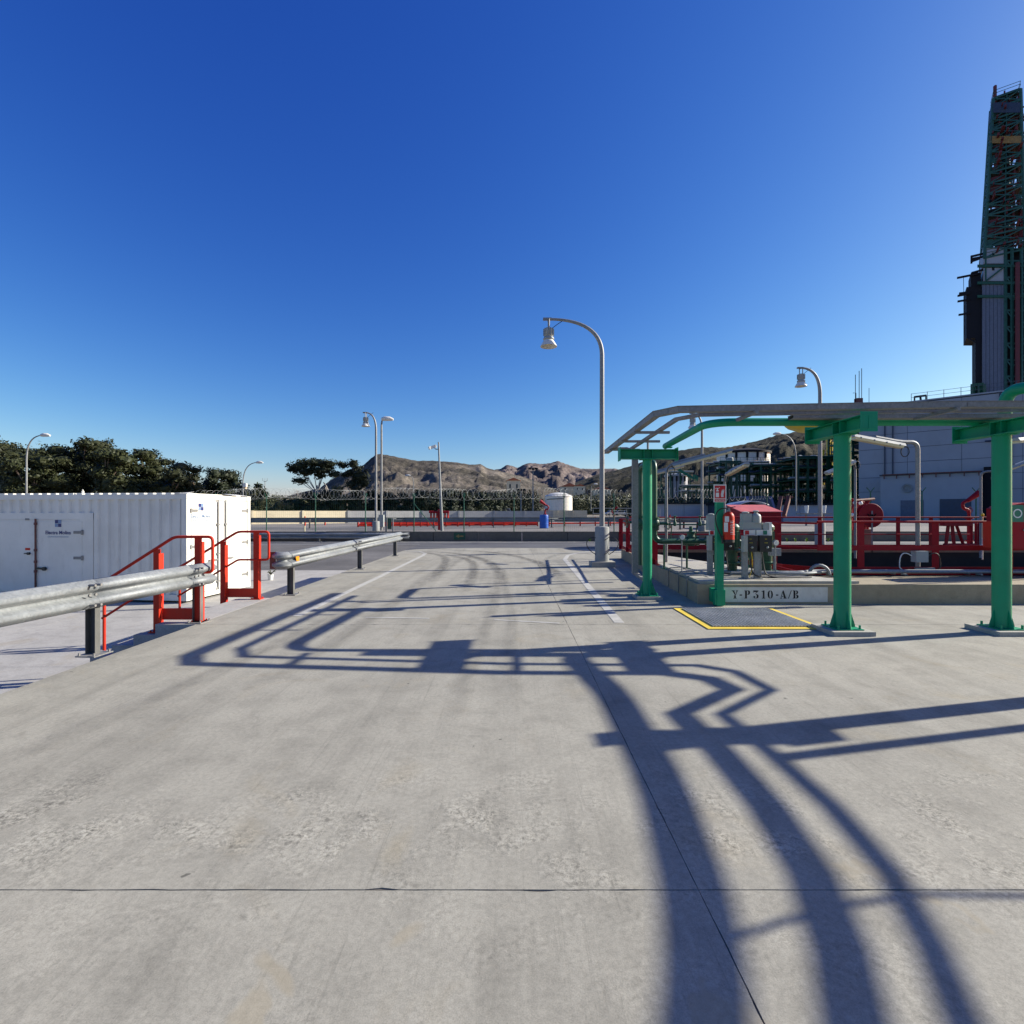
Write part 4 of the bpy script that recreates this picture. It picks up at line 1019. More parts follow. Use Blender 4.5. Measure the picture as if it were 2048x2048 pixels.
for c, ax in (((3.52,yP-.0,zP),(1,0,0)),((3.78,yP,zP),(1,0,0)),((3.98,yP,zP),(1,0,0)),((4.22,yP,zP),(1,0,0)),((4.72,yP,.60),(0,0,1)),((2.85,10.25,1.42),(0,0,1)),((2.85,10.25,1.22),(0,0,1)),((2.87,11.45,1.45),(0,0,1)),((2.87,11.45,1.20),(0,0,1))):
    flange(MB(), c, ax, .095).build('flange', M['dgreen'], lp)
for xv in (3.65, 4.10):
    mb = MB(); mb.lathe((xv,yP,zP), [(.07,-.10),(.10,-.05),(.10,.05),(.075,.10),(.075,.16),(.095,.165),(.095,.19),(.04,.20),(.03,.30)], 18); mb.lathe((xv,yP,zP),[(.075,-.11),(.09,0),(.075,.11)],16,V(1,0,0)); mb.build('valve_body', M['dgreen'], lp)
wheel(MB().cyl((4.10,yP,zP+.28),(4.10,yP,zP+.42),.014,8), (4.10,yP,zP+.40), (0,0,1), .11).build('hand_wheel', M['dgreen'], lp)
for zq, xx, yy in ((1.32,2.85,10.25),(1.32,2.87,11.45)):
    mb = MB(); mb.lathe((xx,yy,zq-.08),[(.08,0),(.10,.04),(.10,.12),(.08,.16)],16); mb.cyl((xx,yy,zq),(xx+(.25 if yy<11 else -.25),yy-.02,zq),.03,10)
    wheel(mb, (xx+(.27 if yy<11 else -.30),yy-.02,zq), (1,0,0), .12); mb.build('valve_body', M['dgreen'], lp)
# small instrument line
il = thing('instrument_line', 'slim green instrument line with small valves above the main pipe', 'pipework', (3.0,10.3,1.3))
MB().tube(rounded([V(3.05,10.25,1.30),V(4.62,10.2,1.30),V(4.75,10.2,1.22),V(4.75,10.2,.45)],.05), .014, 8).build('tube', M['dgreen'], il)
for xx in (3.25,3.75,4.3):
    mb = MB(); mb.lathe((xx,10.22,1.27),[(.02,0),(.035,.02),(.035,.07),(.02,.10),(.012,.18)],10); mb.lathe((xx,10.22,1.45),[(.012,0),(.045,.01),(.045,.02),(.01,.03)],10); mb.build('small_valve', M['dgreen'], il)
    MB().cyl((xx-.06,10.22,1.30),(xx-.06,10.30,.98),.011,8).build('stem', M['dgreen'], il)
for xx in (3.15,3.62,4.2,4.48):
    q = MB(); q.cyl((xx,10.6,.38),(xx,10.6,.88),.022,8); q.bb(xx-.06,xx+.06,10.54,10.66,.375,.39); q.build('support_leg', M['dgreen'], il)
def pump(x, y, label):
    t = thing('vertical_pump', label, 'pump', (x,y,KZ), 'green vertical pumps on the platform')
    MB().lathe((x,y,KZ+.045), [(.20,0),(.20,.035),(.09,.04),(.09,.16),(.17,.17),(.17,.20),(.10,.21),(.10,.42)], 22).build('discharge_head', M['dgreen'], t)
    MB().lathe((x,y,KZ+.46), [(.17,0),(.17,.03),(.12,.05),(.12,.40),(.14,.42),(.14,.47),(.10,.52),(.03,.54)], 22).build('motor', M['dgreen'], t)
    mb = MB()
    for k in range(14):
        a = 2*math.pi*k/14; mb.bar(V(x+math.cos(a)*.13,y+math.sin(a)*.13,KZ+.54), V(x+math.cos(a)*.13,y+math.sin(a)*.13,KZ+.84), .02, .008)
    mb.build('cooling_fins', M['dgreen'], t, kind='stuff', smooth=False)
    return t
pump(4.30, 10.0, 'green vertical pump nearest the sign post')
pump(5.0, 10.05, 'green vertical pump behind the control panels')
for xx, yy, lb in ((4.5,9.35,'lower conduit run lying on the platform in front of the pumps'),(4.4,9.5,'second conduit run on the platform, closer to the pit')):
    t = thing('conduit_run', lb, 'conduit', (xx,yy,KZ), 'conduits lying on the platform')
    MB().tube(rounded([V(xx-.5,yy,KZ+.10),V(xx+.9,yy,KZ+.10),V(xx+1.35,yy+.25,KZ+.10),V(xx+9,yy+.18,KZ+.10)],.15), .028, 8).build('tube', M['galv'], t)
    for k in range(6): MB().bb(xx+.0+k*1.4-.02,xx+k*1.4+.02,yy+(.0 if k<1 else .18)-.05,yy+(.0 if k<1 else .18)+.06,KZ+.046,KZ+.075).build('clamp', M['galv2'], t, smooth=False)
t = thing('conduit_coil', 'loop of grey conduit where the cables leave the platform', 'conduit', (5.75,9.45,KZ))
MB().tube([V(5.72+.17*math.cos(a),9.50+.02*a,KZ+.06+.17*math.sin(a)) for a in [math.pi*k/10 for k in range(11)]], .03, 10).build('loop', M['galv'], t)
t = thing('junction_box', 'grey junction box on a stub behind the control panels', 'junction box', (5.15,10.6,KZ))
MB().bb(5.05,5.32,10.55,10.68,.95,1.20).build('box', M['grey'], t, smooth=False); MB().cyl((5.18,10.62,KZ),(5.18,10.62,.95),.02,8).build('stub', M['galv'], t)
t = thing('red_pipe', 'dark red pipe lying along the foot of the front railing', 'pipe', (5.5,9.72,KZ))
MB().tube(rounded([V(4.75,10.8,.60),V(5.6,9.78,.37),V(18,9.70,.37)],.2), .022, 8).build('pipe', M['red2'], t)

# small instruments and wiring among the pumps
for k, (x, y, z, lb) in enumerate(((4.52,9.3,1.02,'round pressure gauge on a thin stem left of the control panels'),(4.86,9.45,.98,'round pressure gauge on a thin stem right of the control panels'),(3.35,10.1,1.05,'round pressure gauge on a thin stem near the end column'))):
    t = thing('pressure_gauge', lb, 'gauge', (x,y,KZ), 'pressure gauges on the pump platform')
    MB().cyl((x,y,KZ+.04),(x,y,z-.05),.012,8).build('stem', M['galv'], t)
    MB().lathe((x,y+.02,z),[(.05,0),(.055,-.01),(.055,-.045),(.048,-.05)],18,V(0,1,0)).build('case', M['galv2'], t); MB().lathe((x,y-.032,z),[(.045,0),(.045,-.003)],18,V(0,1,0)).build('dial', M['label'], t)
t = thing('vent_pipe', 'short pale green vertical pipe with collars beside the control panels', 'pipe', (4.43,9.25,KZ))
MB().cyl((4.43,9.25,KZ+.045),(4.43,9.25,.80),.022,10).build('pipe', M['sgreen'], t)
for z in (.42,.62,.75): MB().cyl((4.43,9.25,z),(4.43,9.25,z+.05),.038,10).build('collar', M['sgreen'], t)
t = thing('earth_wires', 'thin yellow and green earth wires behind the control stands', 'wire', (4.3,9.15,KZ))
for k in range(4):
    x = 4.20+k*.05; MB().tube(bez(V(x,9.12,.92),V(x+.06,9.10,.6),V(x-.04+.03*k,9.15,KZ+.05),6), .006, 5).build('wire', M['ylw2'] if k % 2 else M['sgreen'], t)
for k, (x, y, w, h, lb) in enumerate(((4.62,9.55,.12,.16,'small grey terminal box low behind the control panels'),(5.0,9.7,.20,.14,'wide grey terminal box near the pit edge'),(3.9,9.95,.14,.18,'small grey terminal box left of the sign post'))):
    t = thing('terminal_box', lb, 'terminal box', (x,y,KZ), 'terminal boxes on the pump platform')
    MB().bb(x-w/2,x+w/2,y,y+.1,.72,.72+h).build('box', M['grey'], t, smooth=False); MB().bb(x-.02,x+.02,y+.03,y+.07,KZ+.04,.72).build('leg', M['galv'], t, smooth=False)
    MB().bb(x-w/2+.01,x+w/2-.01,y-.008,y-.001,.73,.71+h).build('cover', M['galv'], t, smooth=False)

# ------------------------------------------------------------------ fluorescent lights on bent poles
def tubelight(label, foot, top, P1, P2, r=.030):
    foot, top, P1, P2 = Vector(foot), Vector(top), Vector(P1), Vector(P2)
    t = thing('fluorescent_light', label, 'light', foot, 'fluorescent lights on bent poles')
    d = (P2-P1).normalized(); e_ = P1 + (P2-P1)*.55 + V(0,0,.055)
    MB().tube(rounded([foot, top, P1+V(0,0,.055)+d*.02, e_], .22, 8), r, 10).build('pole', M['pole'], t)
    a, b = frame(P2-P1)      # a: side, b: up
    def prof(w0, w1, z0, z1): return [(-w0,z0),(w0,z0),(w1,z1),(-w1,z1)]
    def hull(mb, pr, s0=0, s1=0):
        p0, p1 = P1+d*s0, P2-d*s1; vs = [p0+a*x+b*z for x,z in pr]+[p1+a*x+b*z for x,z in pr]
        return mb.add(vs, [(3,2,1,0),(4,5,6,7)]+[(i,(i+1)%4,4+(i+1)%4,4+i) for i in range(4)])
    hull(MB(), prof(.085,.055,-.02,.035)).build('housing', M['white'] if False else M['grey'], t, smooth=False)
    hull(MB(), prof(.060,.082,-.065,-.0205), .03, .03).build('diffuser', M['lens'], t, smooth=False)
    mb = MB()
    for s in (.12,.38,.62,.88):
        for k in (-1,1): q = P1+(P2-P1)*s+a*k*.086+b*-.022; mb.box(q, (.02,.012,.03))
    mb.build('clips', M['galv'], t)
    mb = MB(); c = P1 - d*.06 - b*.11
    mb.tube([c+d*.085*math.cos(x_)+b*.10*math.sin(x_) for x_ in [2*math.pi*k/14 for k in range(15)]], .009, 6, False); mb.build('cable_loop', M['cable'], t)
    return t
tubelight('long tube light pointing up to the right just right of the end column', (3.62,12.0,KZ), (3.62,12.0,2.55), P(1345,931,11.95), P(1464,900,11.8))
tubelight('tube light half hidden behind the end column', (4.4,16.6,KZ), (4.4,16.6,2.62), P(1305,948,16.5), P(1368,931,16.4))
tubelight('tube light directly above the extinguisher sign', (5.83,14.05,KZ), (5.83,14.05,2.45), P(1455,948,13.6), P(1494,927,12.6))
tubelight('tube light passing behind the middle green column', (9.05,13.5,KZ), (9.05,13.5,2.7), P(1708,923,13.45), P(1652,946,13.3))
tubelight('tube light on the thick bent pole between the two right columns', (7.98,10.07,KZ), (7.98,10.07,2.93), P(1806,891,10.02), P(1704,872,9.95), .040)
tubelight('tube light reaching behind the right green column', (12.45,13.6,KZ), (12.45,13.6,2.62), P(1990,947,13.4), P(2060,920,13.3))
tubelight('tube light cut by the right edge of the picture', (10.9,9.6,KZ), (10.9,9.6,2.95), P(2120,872,9.6), P(2030,880,9.4))
# junction box on the bent pole
jb = thing('junction_box', 'grey junction box with looping cables on the bent pole', 'junction box', (7.98,9.98,.8), 'junction boxes')
x_, z_ = 8.02, Z(1110)
MB().bb(P(1828,0,9.9).x,P(1852,0,9.9).x,9.84,9.98,P(0,1124,9.9).z,P(0,1102,9.9).z).build('box', M['grey'], jb, smooth=False)
for s in (-1,1):
    q = P(1840+s*16,1112,9.9); MB().tube(bez(q, q+V(s*.26,0,.18), q+V(s*.24,0,-.22),8)+[P(1840+s*(-24 if s<0 else 22)*(-1 if s<0 else 1)+ (0),1150,9.9)], .010, 6).build('cable', M['label'] if s<0 else M['cable'], jb)
MB().bar(P(1830,1138,9.95), P(1869,1138,9.95), .03, .05).build('branch_box', M['grey'], jb)
# yellow shower hood
t = thing('yellow_hood', 'shallow yellow hood seen just under the green pipe left of the middle column', 'hood', (9.7,16.3,0))
c = P(1636,848,24); t.location = (c.x,24,0)
MB().lathe(c, [(1.36,.04),(1.39,.0),(1.25,-.13),(.8,-.32),(.22,-.42),(.0,-.43)], 32).build('hood', M['ylw2'], t)
e_ = P(1684,846,24.4); MB().tube(rounded([V(e_.x,24.4,0),V(e_.x,24.4,c.z+.25),c+V(0,0,.25),c+V(0,0,-.02)],.2), .035, 8).build('stem', M['ylw2'], t)

# ------------------------------------------------------------------ red fire cabinet, hose reel, monitor, red box
def fire_cabinet():
    t = thing('fire_cabinet', 'large red fire cabinet with a sloping faded roof by the back railing', 'cabinet', (8.4,17.6,.33))
    A, B = P(1482,1023,17.0), P(1566,1024,17.0); x0, x1 = A.x, B.x
    zf, zb = A.z, A.z+.24
    MB().prism([V(x0+.03,17.05,.30),V(x0+.03,18.15,.30),V(x0+.03,18.15,zb-.03),V(x0+.03,17.05,zf-.03)], (x1-x0-.06,0,0)).build('body', M['red2'], t, smooth=False)
    MB().prism([V(x0,17.0,zf-.025),V(x0,18.2,zb-.025),V(x0,18.2,zb),V(x0,17.0,zf)], (x1-x0,0,0)).build('roof', M['red_faded'], t, smooth=False)
    mb = MB(); mb.bb((x0+x1)/2-.004,(x0+x1)/2+.004,17.03,17.048,.45,zf-.10); mb.build('door_gap', M['dark'], t, smooth=False)
    mb = MB(); mb.bb((x0+x1)/2+.03,(x0+x1)/2+.06,17.0,17.048,.9,1.1); mb.build('handle', M['galv'], t, smooth=False)
M['red_faded'] = paint('faded_red_paint', (.46,.09,.09), .6, var=.1, dirt=.2)
fire_cabinet()
t = thing('hose_reel', 'round red hose reel on a stand beyond the pit, right of the middle column', 'hose reel', (11.4,16.8,0))
c = P(1738,1031,16.75)
MB().lathe(c-V(0,.12,0), [(.02,0),(.385,.0),(.395,.01),(.395,.03),(.28,.035),(.28,.19),(.395,.195),(.395,.225),(.385,.235),(.02,.235)], 36, V(0,1,0)).build('drum', M['red2'], t)
MB().lathe(c-V(0,.15,0), [(.05,0),(.05,.03),(.02,.035)], 12, V(0,1,0)).build('hub', M['black'], t)
mb = MB(); mb.bar(c-V(0,.14,-.15), V(c.x,c.y-.14,.02), .05, .02); mb.build('stand', M['galv2'], t)
for s in (-1,1): MB().bar(c+V(s*.13,-.126,.06), c+V(s*.05,-.126,-.10), .06, .008).build('spoke', M['dark'], t)
def monitor(label, c, s=1, faceleft=False):
    c = Vector(c); t = thing('fire_monitor', label, 'fire monitor', c, 'red fire water monitors'); k = -1 if faceleft else 1
    MB().cyl(c, c+V(0,0,1.05*s), .065*s, 14).build('riser', M['red2'], t)
    mb = flange(MB(), c+V(0,0,1.0*s), (0,0,1), .13*s); flange(mb, c+V(0,0,.12*s), (0,0,1), .13*s); mb.build('flange', M['red2'], t)
    MB().tube(rounded([c+V(0,0,1.05*s),c+V(0,0,1.32*s),c+V(-.22*s*k,0,1.36*s),c+V(-.26*s*k,0,1.58*s),c+V(.02*s*k,0,1.72*s)],.10*s,5), .055*s, 12).build('elbow', M['red2'], t)
    MB().tube([c+V(-.06*s*k,0,1.67*s), c+V(.36*s*k,-.05,1.98*s)], .07*s, 14, r1=.12*s).build('nozzle', M['red2'], t)
    wheel(MB(), c+V(-.12*s*k,-.14,1.30*s), (0,1,0), .12*s).build('hand_wheel', M['red2'], t)
    MB().cyl(c+V(.30*s*k,-.05,1.9*s), c+V(.40*s*k,-.05,2.0*s), .03*s, 8).build('tip', M['label'], t)
    return t
monitor('red fire monitor aiming up behind the railing between the right columns', P(1938,1088,18.2)*1, .92)
t = thing('fire_hydrant_stand', 'red stand with splayed legs behind the front railing on the right', 'hydrant', P(1905,1094,15))
b_ = P(1905,1094,15.0)
for u, v in ((1883,1096),(1901,1098),(1921,1096)):
    MB().bar(P(1905+(u-1905)*.35,1044,15.2), P(u+8,v,15.2), .09, .03).build('leg', M['red2'], t)
MB().bb(P(1884,0,15.2).x,P(1940,0,15.2).x,15.1,15.3,P(0,1052,15.2).z,P(0,1042,15.2).z).build('table', M['red2'], t, smooth=False)
MB().tube([P(1888,1090,15.2),P(1968,1090,15.2)], .05, 10).build('header_pipe', M['red2'], t)
for u in (1943,1952,1958): MB().tube([P(u,1046,15.2),P(u,1090,15.2)], .035, 8).build('branch_pipe', M['red2'], t)
t = thing('marker_pole', 'thin yellow and white pole in front of the bent light pole on the right', 'pole', P(1965,1120,10.2))
MB().tube([P(1965,1032,10.2),P(1965,1075,10.2)], .012, 8).build('upper_pole', M['lens'], t); MB().tube([P(1965,1076,10.2),P(1965,1119,10.2)], .012, 8).build('lower_pole', M['label'], t)
MB().lathe(P(1965,1030,10.2), [(.01,-.03),(.024,-.02),(.024,.02),(.01,.03)], 10).build('knob', M['ylw2'], t); MB().lathe(P(1965,1092,10.2), [(.01,-.03),(.03,-.015),(.03,.02),(.01,.03)], 10).build('collar', M['label'], t)
# big round-topped red cabinet at the right edge
t = thing('red_cabinet', 'big round topped red cabinet with a green ring sign at the right edge', 'cabinet', (9.9,9.75,KZ))
Yq = 9.45; x0 = P(2013,0,Yq).x; x1 = x0+.90; zt_ = P(0,1005,Yq).z; z0 = P(0,1097,Yq).z
arcp = [V(x0+(x1-x0)*k/12, Yq, zt_-.11+.11*math.sin(math.pi*k/12)**.7) for k in range(13)]
MB().prism([V(x0,Yq,z0)]+arcp+[V(x1,Yq,z0)], (0,.40,0)).build('case', M['red2'], t, ang=30)
for xq in (x0+.12, x1-.12): MB().bb(xq-.05,xq+.05,Yq+.05,Yq+.35,KZ,z0).build('leg', M['red2'], t, smooth=False)
mb = MB(); mb.bb(x0-.16,x0-.02,Yq+.1,Yq+.3,z0,zt_-.35); mb.build('side_flange', M['red'], t, smooth=False)
s0, s1 = P(2022,0,Yq).x, P(2047,0,Yq).x; zc = P(0,1027,Yq).z
sgn = MB().bb(s0,s1,Yq-.006,Yq-.002,P(0,1044,Yq).z,P(0,1010,Yq).z).build('ring_sign', M['sgreen'], t, smooth=False)
mb = MB(); cx_ = (s0+s1)/2; n_ = 28; vs = []
for k in range(n_):
    a = 2*math.pi*k/n_
    for rr in (.085,.062): vs.append(V(cx_+rr*math.cos(a),Yq-.0085,zc+rr*math.sin(a)))
mb.add(vs, [(2*k,2*((k+1)%n_),2*((k+1)%n_)+1,2*k+1) for k in range(n_)]); mb.build('white_ring', M['label'], sgn, smooth=False)
MB().lathe((x0+.32,Yq,z0+.34),[(.02,0),(.02,-.02),(.008,-.024)],10,V(0,1,0)).build('lock', M['galv'], t)

# ================================================================== LAMP POSTS
def bell_lamp(label, base, Ht, reach, ped=1.0, leftward=True, padz=True, r=.075, yaw=0, cables=True, zb=0):
    # base: foot of the pedestal; pole bends over to a bell shaped lamp hanging 'reach' metres to the left
    b = Vector(base); t = thing('lamp_post', label, 'lamp post', b, 'bell lamp posts'); k = -1 if leftward else 1
    dv = V(k*math.cos(yaw), math.sin(yaw), 0)
    if padz: MB().prism([b+V(x,y,0) for x,y in ((-.33,-.3),(.33,-.3),(.33,.3),(-.33,.3))], (0,0,.15)).build('plinth', M['pad'], t, smooth=False)
    z0 = .15 if padz else 0
    MB().lathe(b, [(.20,z0),(.20,z0+ped-.03),(.185,z0+ped),(.08,z0+ped+.012)], 28).build('pedestal', M['ped'], t, ang=50)
    rb = min(2.1, Ht*.2)
    top = bez(b+V(0,0,Ht-rb*.72), b+V(0,0,Ht-.02)+dv*.02, b+dv*reach+V(0,0,Ht), 14)
    path = [b+V(0,0,z0+ped)] + [b+V(0,0,z0+ped+(Ht-rb*.72-z0-ped)*i/6) for i in range(1,6)] + top
    n = len(path); MB().tube(path, r, 14, True, r*.48).build('pole', M['pole'], t)
    e = b+dv*reach+V(0,0,Ht)
    MB().bar(e-dv*.08, e+dv*.16, .09, .06).build('bracket', M['pole'], t)
    mb = MB(); mb.tube(rounded([e+V(0,.12,-.02),e+V(0,.12,-.30)],.02),.02,6) ; mb.tube([e+V(0,-.12,-.02),e+V(0,-.12,-.30)],.02,6); mb.bar(e+V(0,-.13,-.02),e+V(0,.13,-.02),.05,.02); mb.build('yoke', M['pole'], t)
    c = e+V(0,0,-.28)
    h = MB().lathe(c, [(.10,.02),(.13,.0),(.13,-.20),(.11,-.22),(.15,-.26),(.16,-.30),(.14,-.32)], 20).build('gear_case', M['grey'], t, ang=50)
    mb = MB()
    for i in range(10):
        a = 2*math.pi*i/10; q = c+V(math.cos(a)*.14,math.sin(a)*.14,-.10); mb.bar(q-V(0,0,.10),q+V(0,0,.10),.03,.012)
    mb.build('cooling_fins', M['grey'], h, kind='stuff', smooth=False)
    MB().lathe(c+V(0,0,-.32), [(.13,0),(.17,-.06),(.235,-.17),(.24,-.185),(.235,-.185),(.225,-.17),(.155,-.06),(.12,-.01)], 28).build('bell', M['white'], t, ang=50)
    MB().lathe(c+V(0,0,-.33), [(.10,0),(.10,-.10),(.06,-.14),(.0,-.145)], 16).build('lamp_bulb', M['lens'], t)
    MB().tube(bez(e-dv*.42+V(0,0,.0 if reach<1 else -.04), e-dv*.3+V(0,0,-.10), c-dv*.10+V(0,0,.02), 8), .010, 5).build('cable', M['cable'], t)
    return t
L1 = bell_lamp('tall bell lamp post on a concrete pedestal, nearest to the camera', P(1204,1126.5,14.6).to_tuple()[:2]+(0,), 7.05, 1.52, ped=.98)
bx = L1.location
for s in (-1,1):
    t = thing('pedestal_cable', 'black cable loop on the %s side of the tall lamp pedestal' % ('left' if s<0 else 'right'), 'cable', bx+V(s*.2,0,.5), 'cable loops on the lamp pedestal')
    q = bx+V(s*.19,-.05,.82); MB().tube(rounded([q, q+V(s*.18,-.02,.0), q+V(s*.28,-.02,-.16), q+V(s*.20,-.02,-.34), q+V(0,.0,-.48)],.12,5), .011, 6).build('loop', M['cable'], t)
for k in range(2):
    t = thing('cable_strap', ['upper black strap slanting round the tall lamp pedestal','lower black strap slanting round the tall lamp pedestal'][k], 'strap', bx+V(0,0,.6+.3*k), 'straps on the lamp pedestal')
    z = .74 if k == 0 else .34
    MB().tube([bx+V(.205*math.sin(a),-.205*math.cos(a),z+.10*a) for a in [.2+.13*i for i in range(11)]], .012, 6).build('strap', M['cable'], t)
def lampat(u, Y, zb): p = P(u,1024,Y); return (p.x, Y, zb)
bell_lamp('bell lamp post on the terrace left of the road, head towards the left', lampat(752,29,.48), 6.7, .58, ped=.55, padz=False, r=.07)
bell_lamp('bell lamp post on the far right behind the cable trays', lampat(1640,21.6,.05), 7.58, .80, ped=1.05, padz=False, r=.085)
bell_lamp('slim bell lamp post whose head is hidden behind the trays, right of the end column', lampat(1404,27.4,.48), 6.35, .5, ped=.62, padz=False, r=.07)
def cobra(label, u, vtop, vbase, Y, uh, side=1, r=.07, name='street_light', box=None):
    a = P(u, vbase, Y); b = P(u, vtop, Y); hd = P(uh, vtop+(1 if abs(uh-u)<20 else 0), Y)
    t = thing(name, label, 'street light', a, 'curved street lights')
    hgt = b.z-a.z; reach = hd.x-a.x; rb = min(hgt*.4, abs(reach)*1.25)
    path = [a+V(0,0,(hgt-rb)*i/5) for i in range(6)] + bez(V(a.x,Y,b.z-rb), V(a.x,Y,b.z), V(hd.x-.3*math.copysign(1,reach),Y,b.z+.05), 10)[1:]
    MB().tube(path, r, 10, True, r*.5).build('pole', M['pole'], t)
    s = math.copysign(1, reach); c = V(hd.x,Y,b.z+.05)
    L = .38
    mb = MB(); mb.tube([c+V(-s*L,0,0), c+V(-s*L*.5,0,.03), c+V(s*L*.3,0,.02), c+V(s*L*.8,0,-.02)], lambda q: .05+.09*math.sin(math.pi*min(1,.15+q*.8)), 12); mb.build('lamp_head', M['white'], t)
    if box: MB().bb(a.x-.14,a.x+.14,Y-.14,Y+.14,a.z+box[0],a.z+box[1]).build('service_box', M['grey'], t, smooth=False)
    return t
cobra('slim curved street light beside the terrace bell lamp, head to the right', 763, 840, 1062, 30, 776, box=(.25,.95))
cobra('curved street light rising behind the white container', 53, 872, 1060, 38, 92)
cobra('curved street light with a floodlight box, right of the container', 486, 926, 1052, 52, 520)
cobra('faint street light in front of the rocky hill', 827, 952, 1040, 70, 815)
cobra('small distant street light left of the tall lamp post', 1182, 969, 1022, 90, 1192)
cobra('curved street light in front of the green pipe racks, head to the left', 1592, 869, 1022, 46, 1553)
t = thing('floodlight', 'white floodlight box clamped to the curved street light right of the container', 'floodlight', P(491,970,51.8))
MB().bb(*[f for f in (P(489,0,51.8).x,P(495,0,51.8).x)],51.5,51.8,P(0,974,51.8).z,P(0,967,51.8).z).build('housing', M['white'], t, smooth=False)
MB().bb(P(488,0,51.8).x,P(493,0,51.8).x,51.6,51.9,P(0,978,51.8).z,P(0,974.2,51.8).z).build('control_box', M['tan'], t, smooth=False)
t = thing('camera_pole', 'straight pole with a surveillance camera on a short arm', 'camera pole', P(884,1062,27.8))
MB().tube([P(884,1062,27.8),P(877,884,27.8)], .085, 12, True, .04).build('pole', M['galv'], t)
MB().tube(rounded([P(878,898,27.8),P(871,899,27.8),P(868,894,27.8)],.1), .025, 6).build('arm', M['galv'], t)
MB().bar(P(858,896.5,27.7), P(872,892,27.9), .16, .16).build('camera_housing', M['label'], t); 
def mast(label, u, v0, v1, Y, head):
    a = P(u,v1,Y); b = P(u,v0,Y); t = thing('mast', label, 'mast', a); MB().tube([a,b], .10, 8, True, .06).build('pole', M['pole'], t)
    mb = MB()
    for s in (-1,0,1):
        if head == 'flood': mb.box(b+V(s*.42,0,.05*abs(s)), (.34,.3,.26), s*.4)
        else: mb.tube([b+V(0,0,-.2), b+V(s*.5,0,.1), b+V(s*.5,0,.6)], .04, 6)
    mb.build('heads' if head == 'flood' else 'antennas', M['dark'] if head == 'flood' else M['pole'], t); return t
mast('floodlight mast in front of the quarried hill', 1066, 938, 1032, 68, 'flood')
mast('small slender mast left of the floodlight mast', 1042, 980, 1032, 68, 'flood')
mast('pale antenna mast right of the dark trees', 530, 962, 1010, 110, 'ant')

# ================================================================== FENCE, WALL AND RED PIPES ON THE TERRACE
FY = WY+.16
fn = thing('chain_link_fence', 'dark green security fence with razor wire standing on the low wall', 'fence', (0,FY,.52))
post_us = [435,533,631,731,828,928,1028,1128,1228,1330,1432,1534]
p0 = None
for u in post_us:
    x = (u-1024)/1024*FY
    mb = MB(); mb.cyl((x,FY,.52),(x,FY,2.30),.028,8)
    for s in (-1,1): mb.bar((x,FY,2.28),(x,FY+s*.22,2.55),.03,.02)
    for s in (-1,1): mb.bar((x,FY,2.28),(x+s*.10,FY,2.50),.03,.02)
    if p0 is None: p0 = mb.build('post', M['fgreen'], fn, smooth=False); x00 = x
    else: mb.build('post', M['fgreen'], fn, smooth=False)
for u, u2 in ((828,872),(1534,1500)):
    x, x2 = (u-1024)/1024*FY, (u2-1024)/1024*FY; MB().cyl((x,FY,2.0),(x2,FY,.55),.022,6).build('brace', M['fgreen'], fn)
xa, xb = (400-1024)/1024*FY, (1545-1024)/1024*FY
mb = MB()
x = xa
while x < xb: mb.bar((x,FY+.03,.54),(x,FY+.03,2.27),.0022,.0022); x += .11
for z in [.54+.22*k for k in range(9)]: mb.bar((xa,FY+.034,z),(xb,FY+.034,z),.0022,.0022)
mb.build('wire_mesh', M['fgreen'], fn, kind='stuff', smooth=False)
mb = MB(); rz_ = random.Random(9); x = xa; pts = []; ph = 0
while x < xb:
    rad = .27+.03*math.sin(x*1.7)
    pts.append(V(x+.19*math.cos(ph), FY+.27*math.cos(ph), 2.50+.05*math.sin(x*.9)+rad*math.sin(ph))); ph += .42; x += .0155*(1+.35*math.sin(x*2.3))
mb.tube(pts, .0052, 4); mb.build('razor_wire_coil', M['galv'], fn, kind='stuff')

def rail_wall():
    # cream panel wall running away to the right, then a shaded stretch across, its shade painted as grey
    segs = [('perimeter_wall','long cream panelled perimeter wall behind the guardrails, lit by the sun',[V(-34,36,0),V(-26,42,0),V(-15.9,49.6,0)],M['cream'],1.66,4.0),
            ('perimeter_wall','shaded stretch of perimeter wall, painted greyer, with buttresses below the dark trees',[V(-15.9,49.6,0),V(-9.4,53.5,0),V(-2,56,0),V(4.6,57,0)],M['swall'],1.66,3.2),
            ('perimeter_wall','pale cream wall segment right of the blue barrel',[V(4.9,86,0),V(12.8,87,0)],M['cream'],1.82,2.4)]
    for nm, lb, pts, mt, zt, sp in segs:
        t = thing(nm, lb, 'wall', pts[0], 'perimeter walls')
        for p, q in zip(pts, pts[1:]):
            L = (q-p).length; d = (q-p)/L; k = max(1, round(L/sp)); n_ = V(-d.y,d.x,0)
            for i in range(k):
                a = p+d*(L*i/k+.16); b = p+d*(L*(i+1)/k-.03)
                MB().prism([a+V(0,0,.3), b+V(0,0,.3), b+n_*.15+V(0,0,.3), a+n_*.15+V(0,0,.3)], (0,0,zt-.3)).build('wall_panel', mt, t, smooth=False)
                c = p+d*(L*i/k+.05); MB().prism([c-d*.10-n_*.10+V(0,0,.3), c+d*.105-n_*.10+V(0,0,.3), c+d*.105+n_*.2+V(0,0,.3), c-d*.10+n_*.2+V(0,0,.3)], (0,0,zt-.28)).build('pilaster', mt, t, smooth=False)
rail_wall()
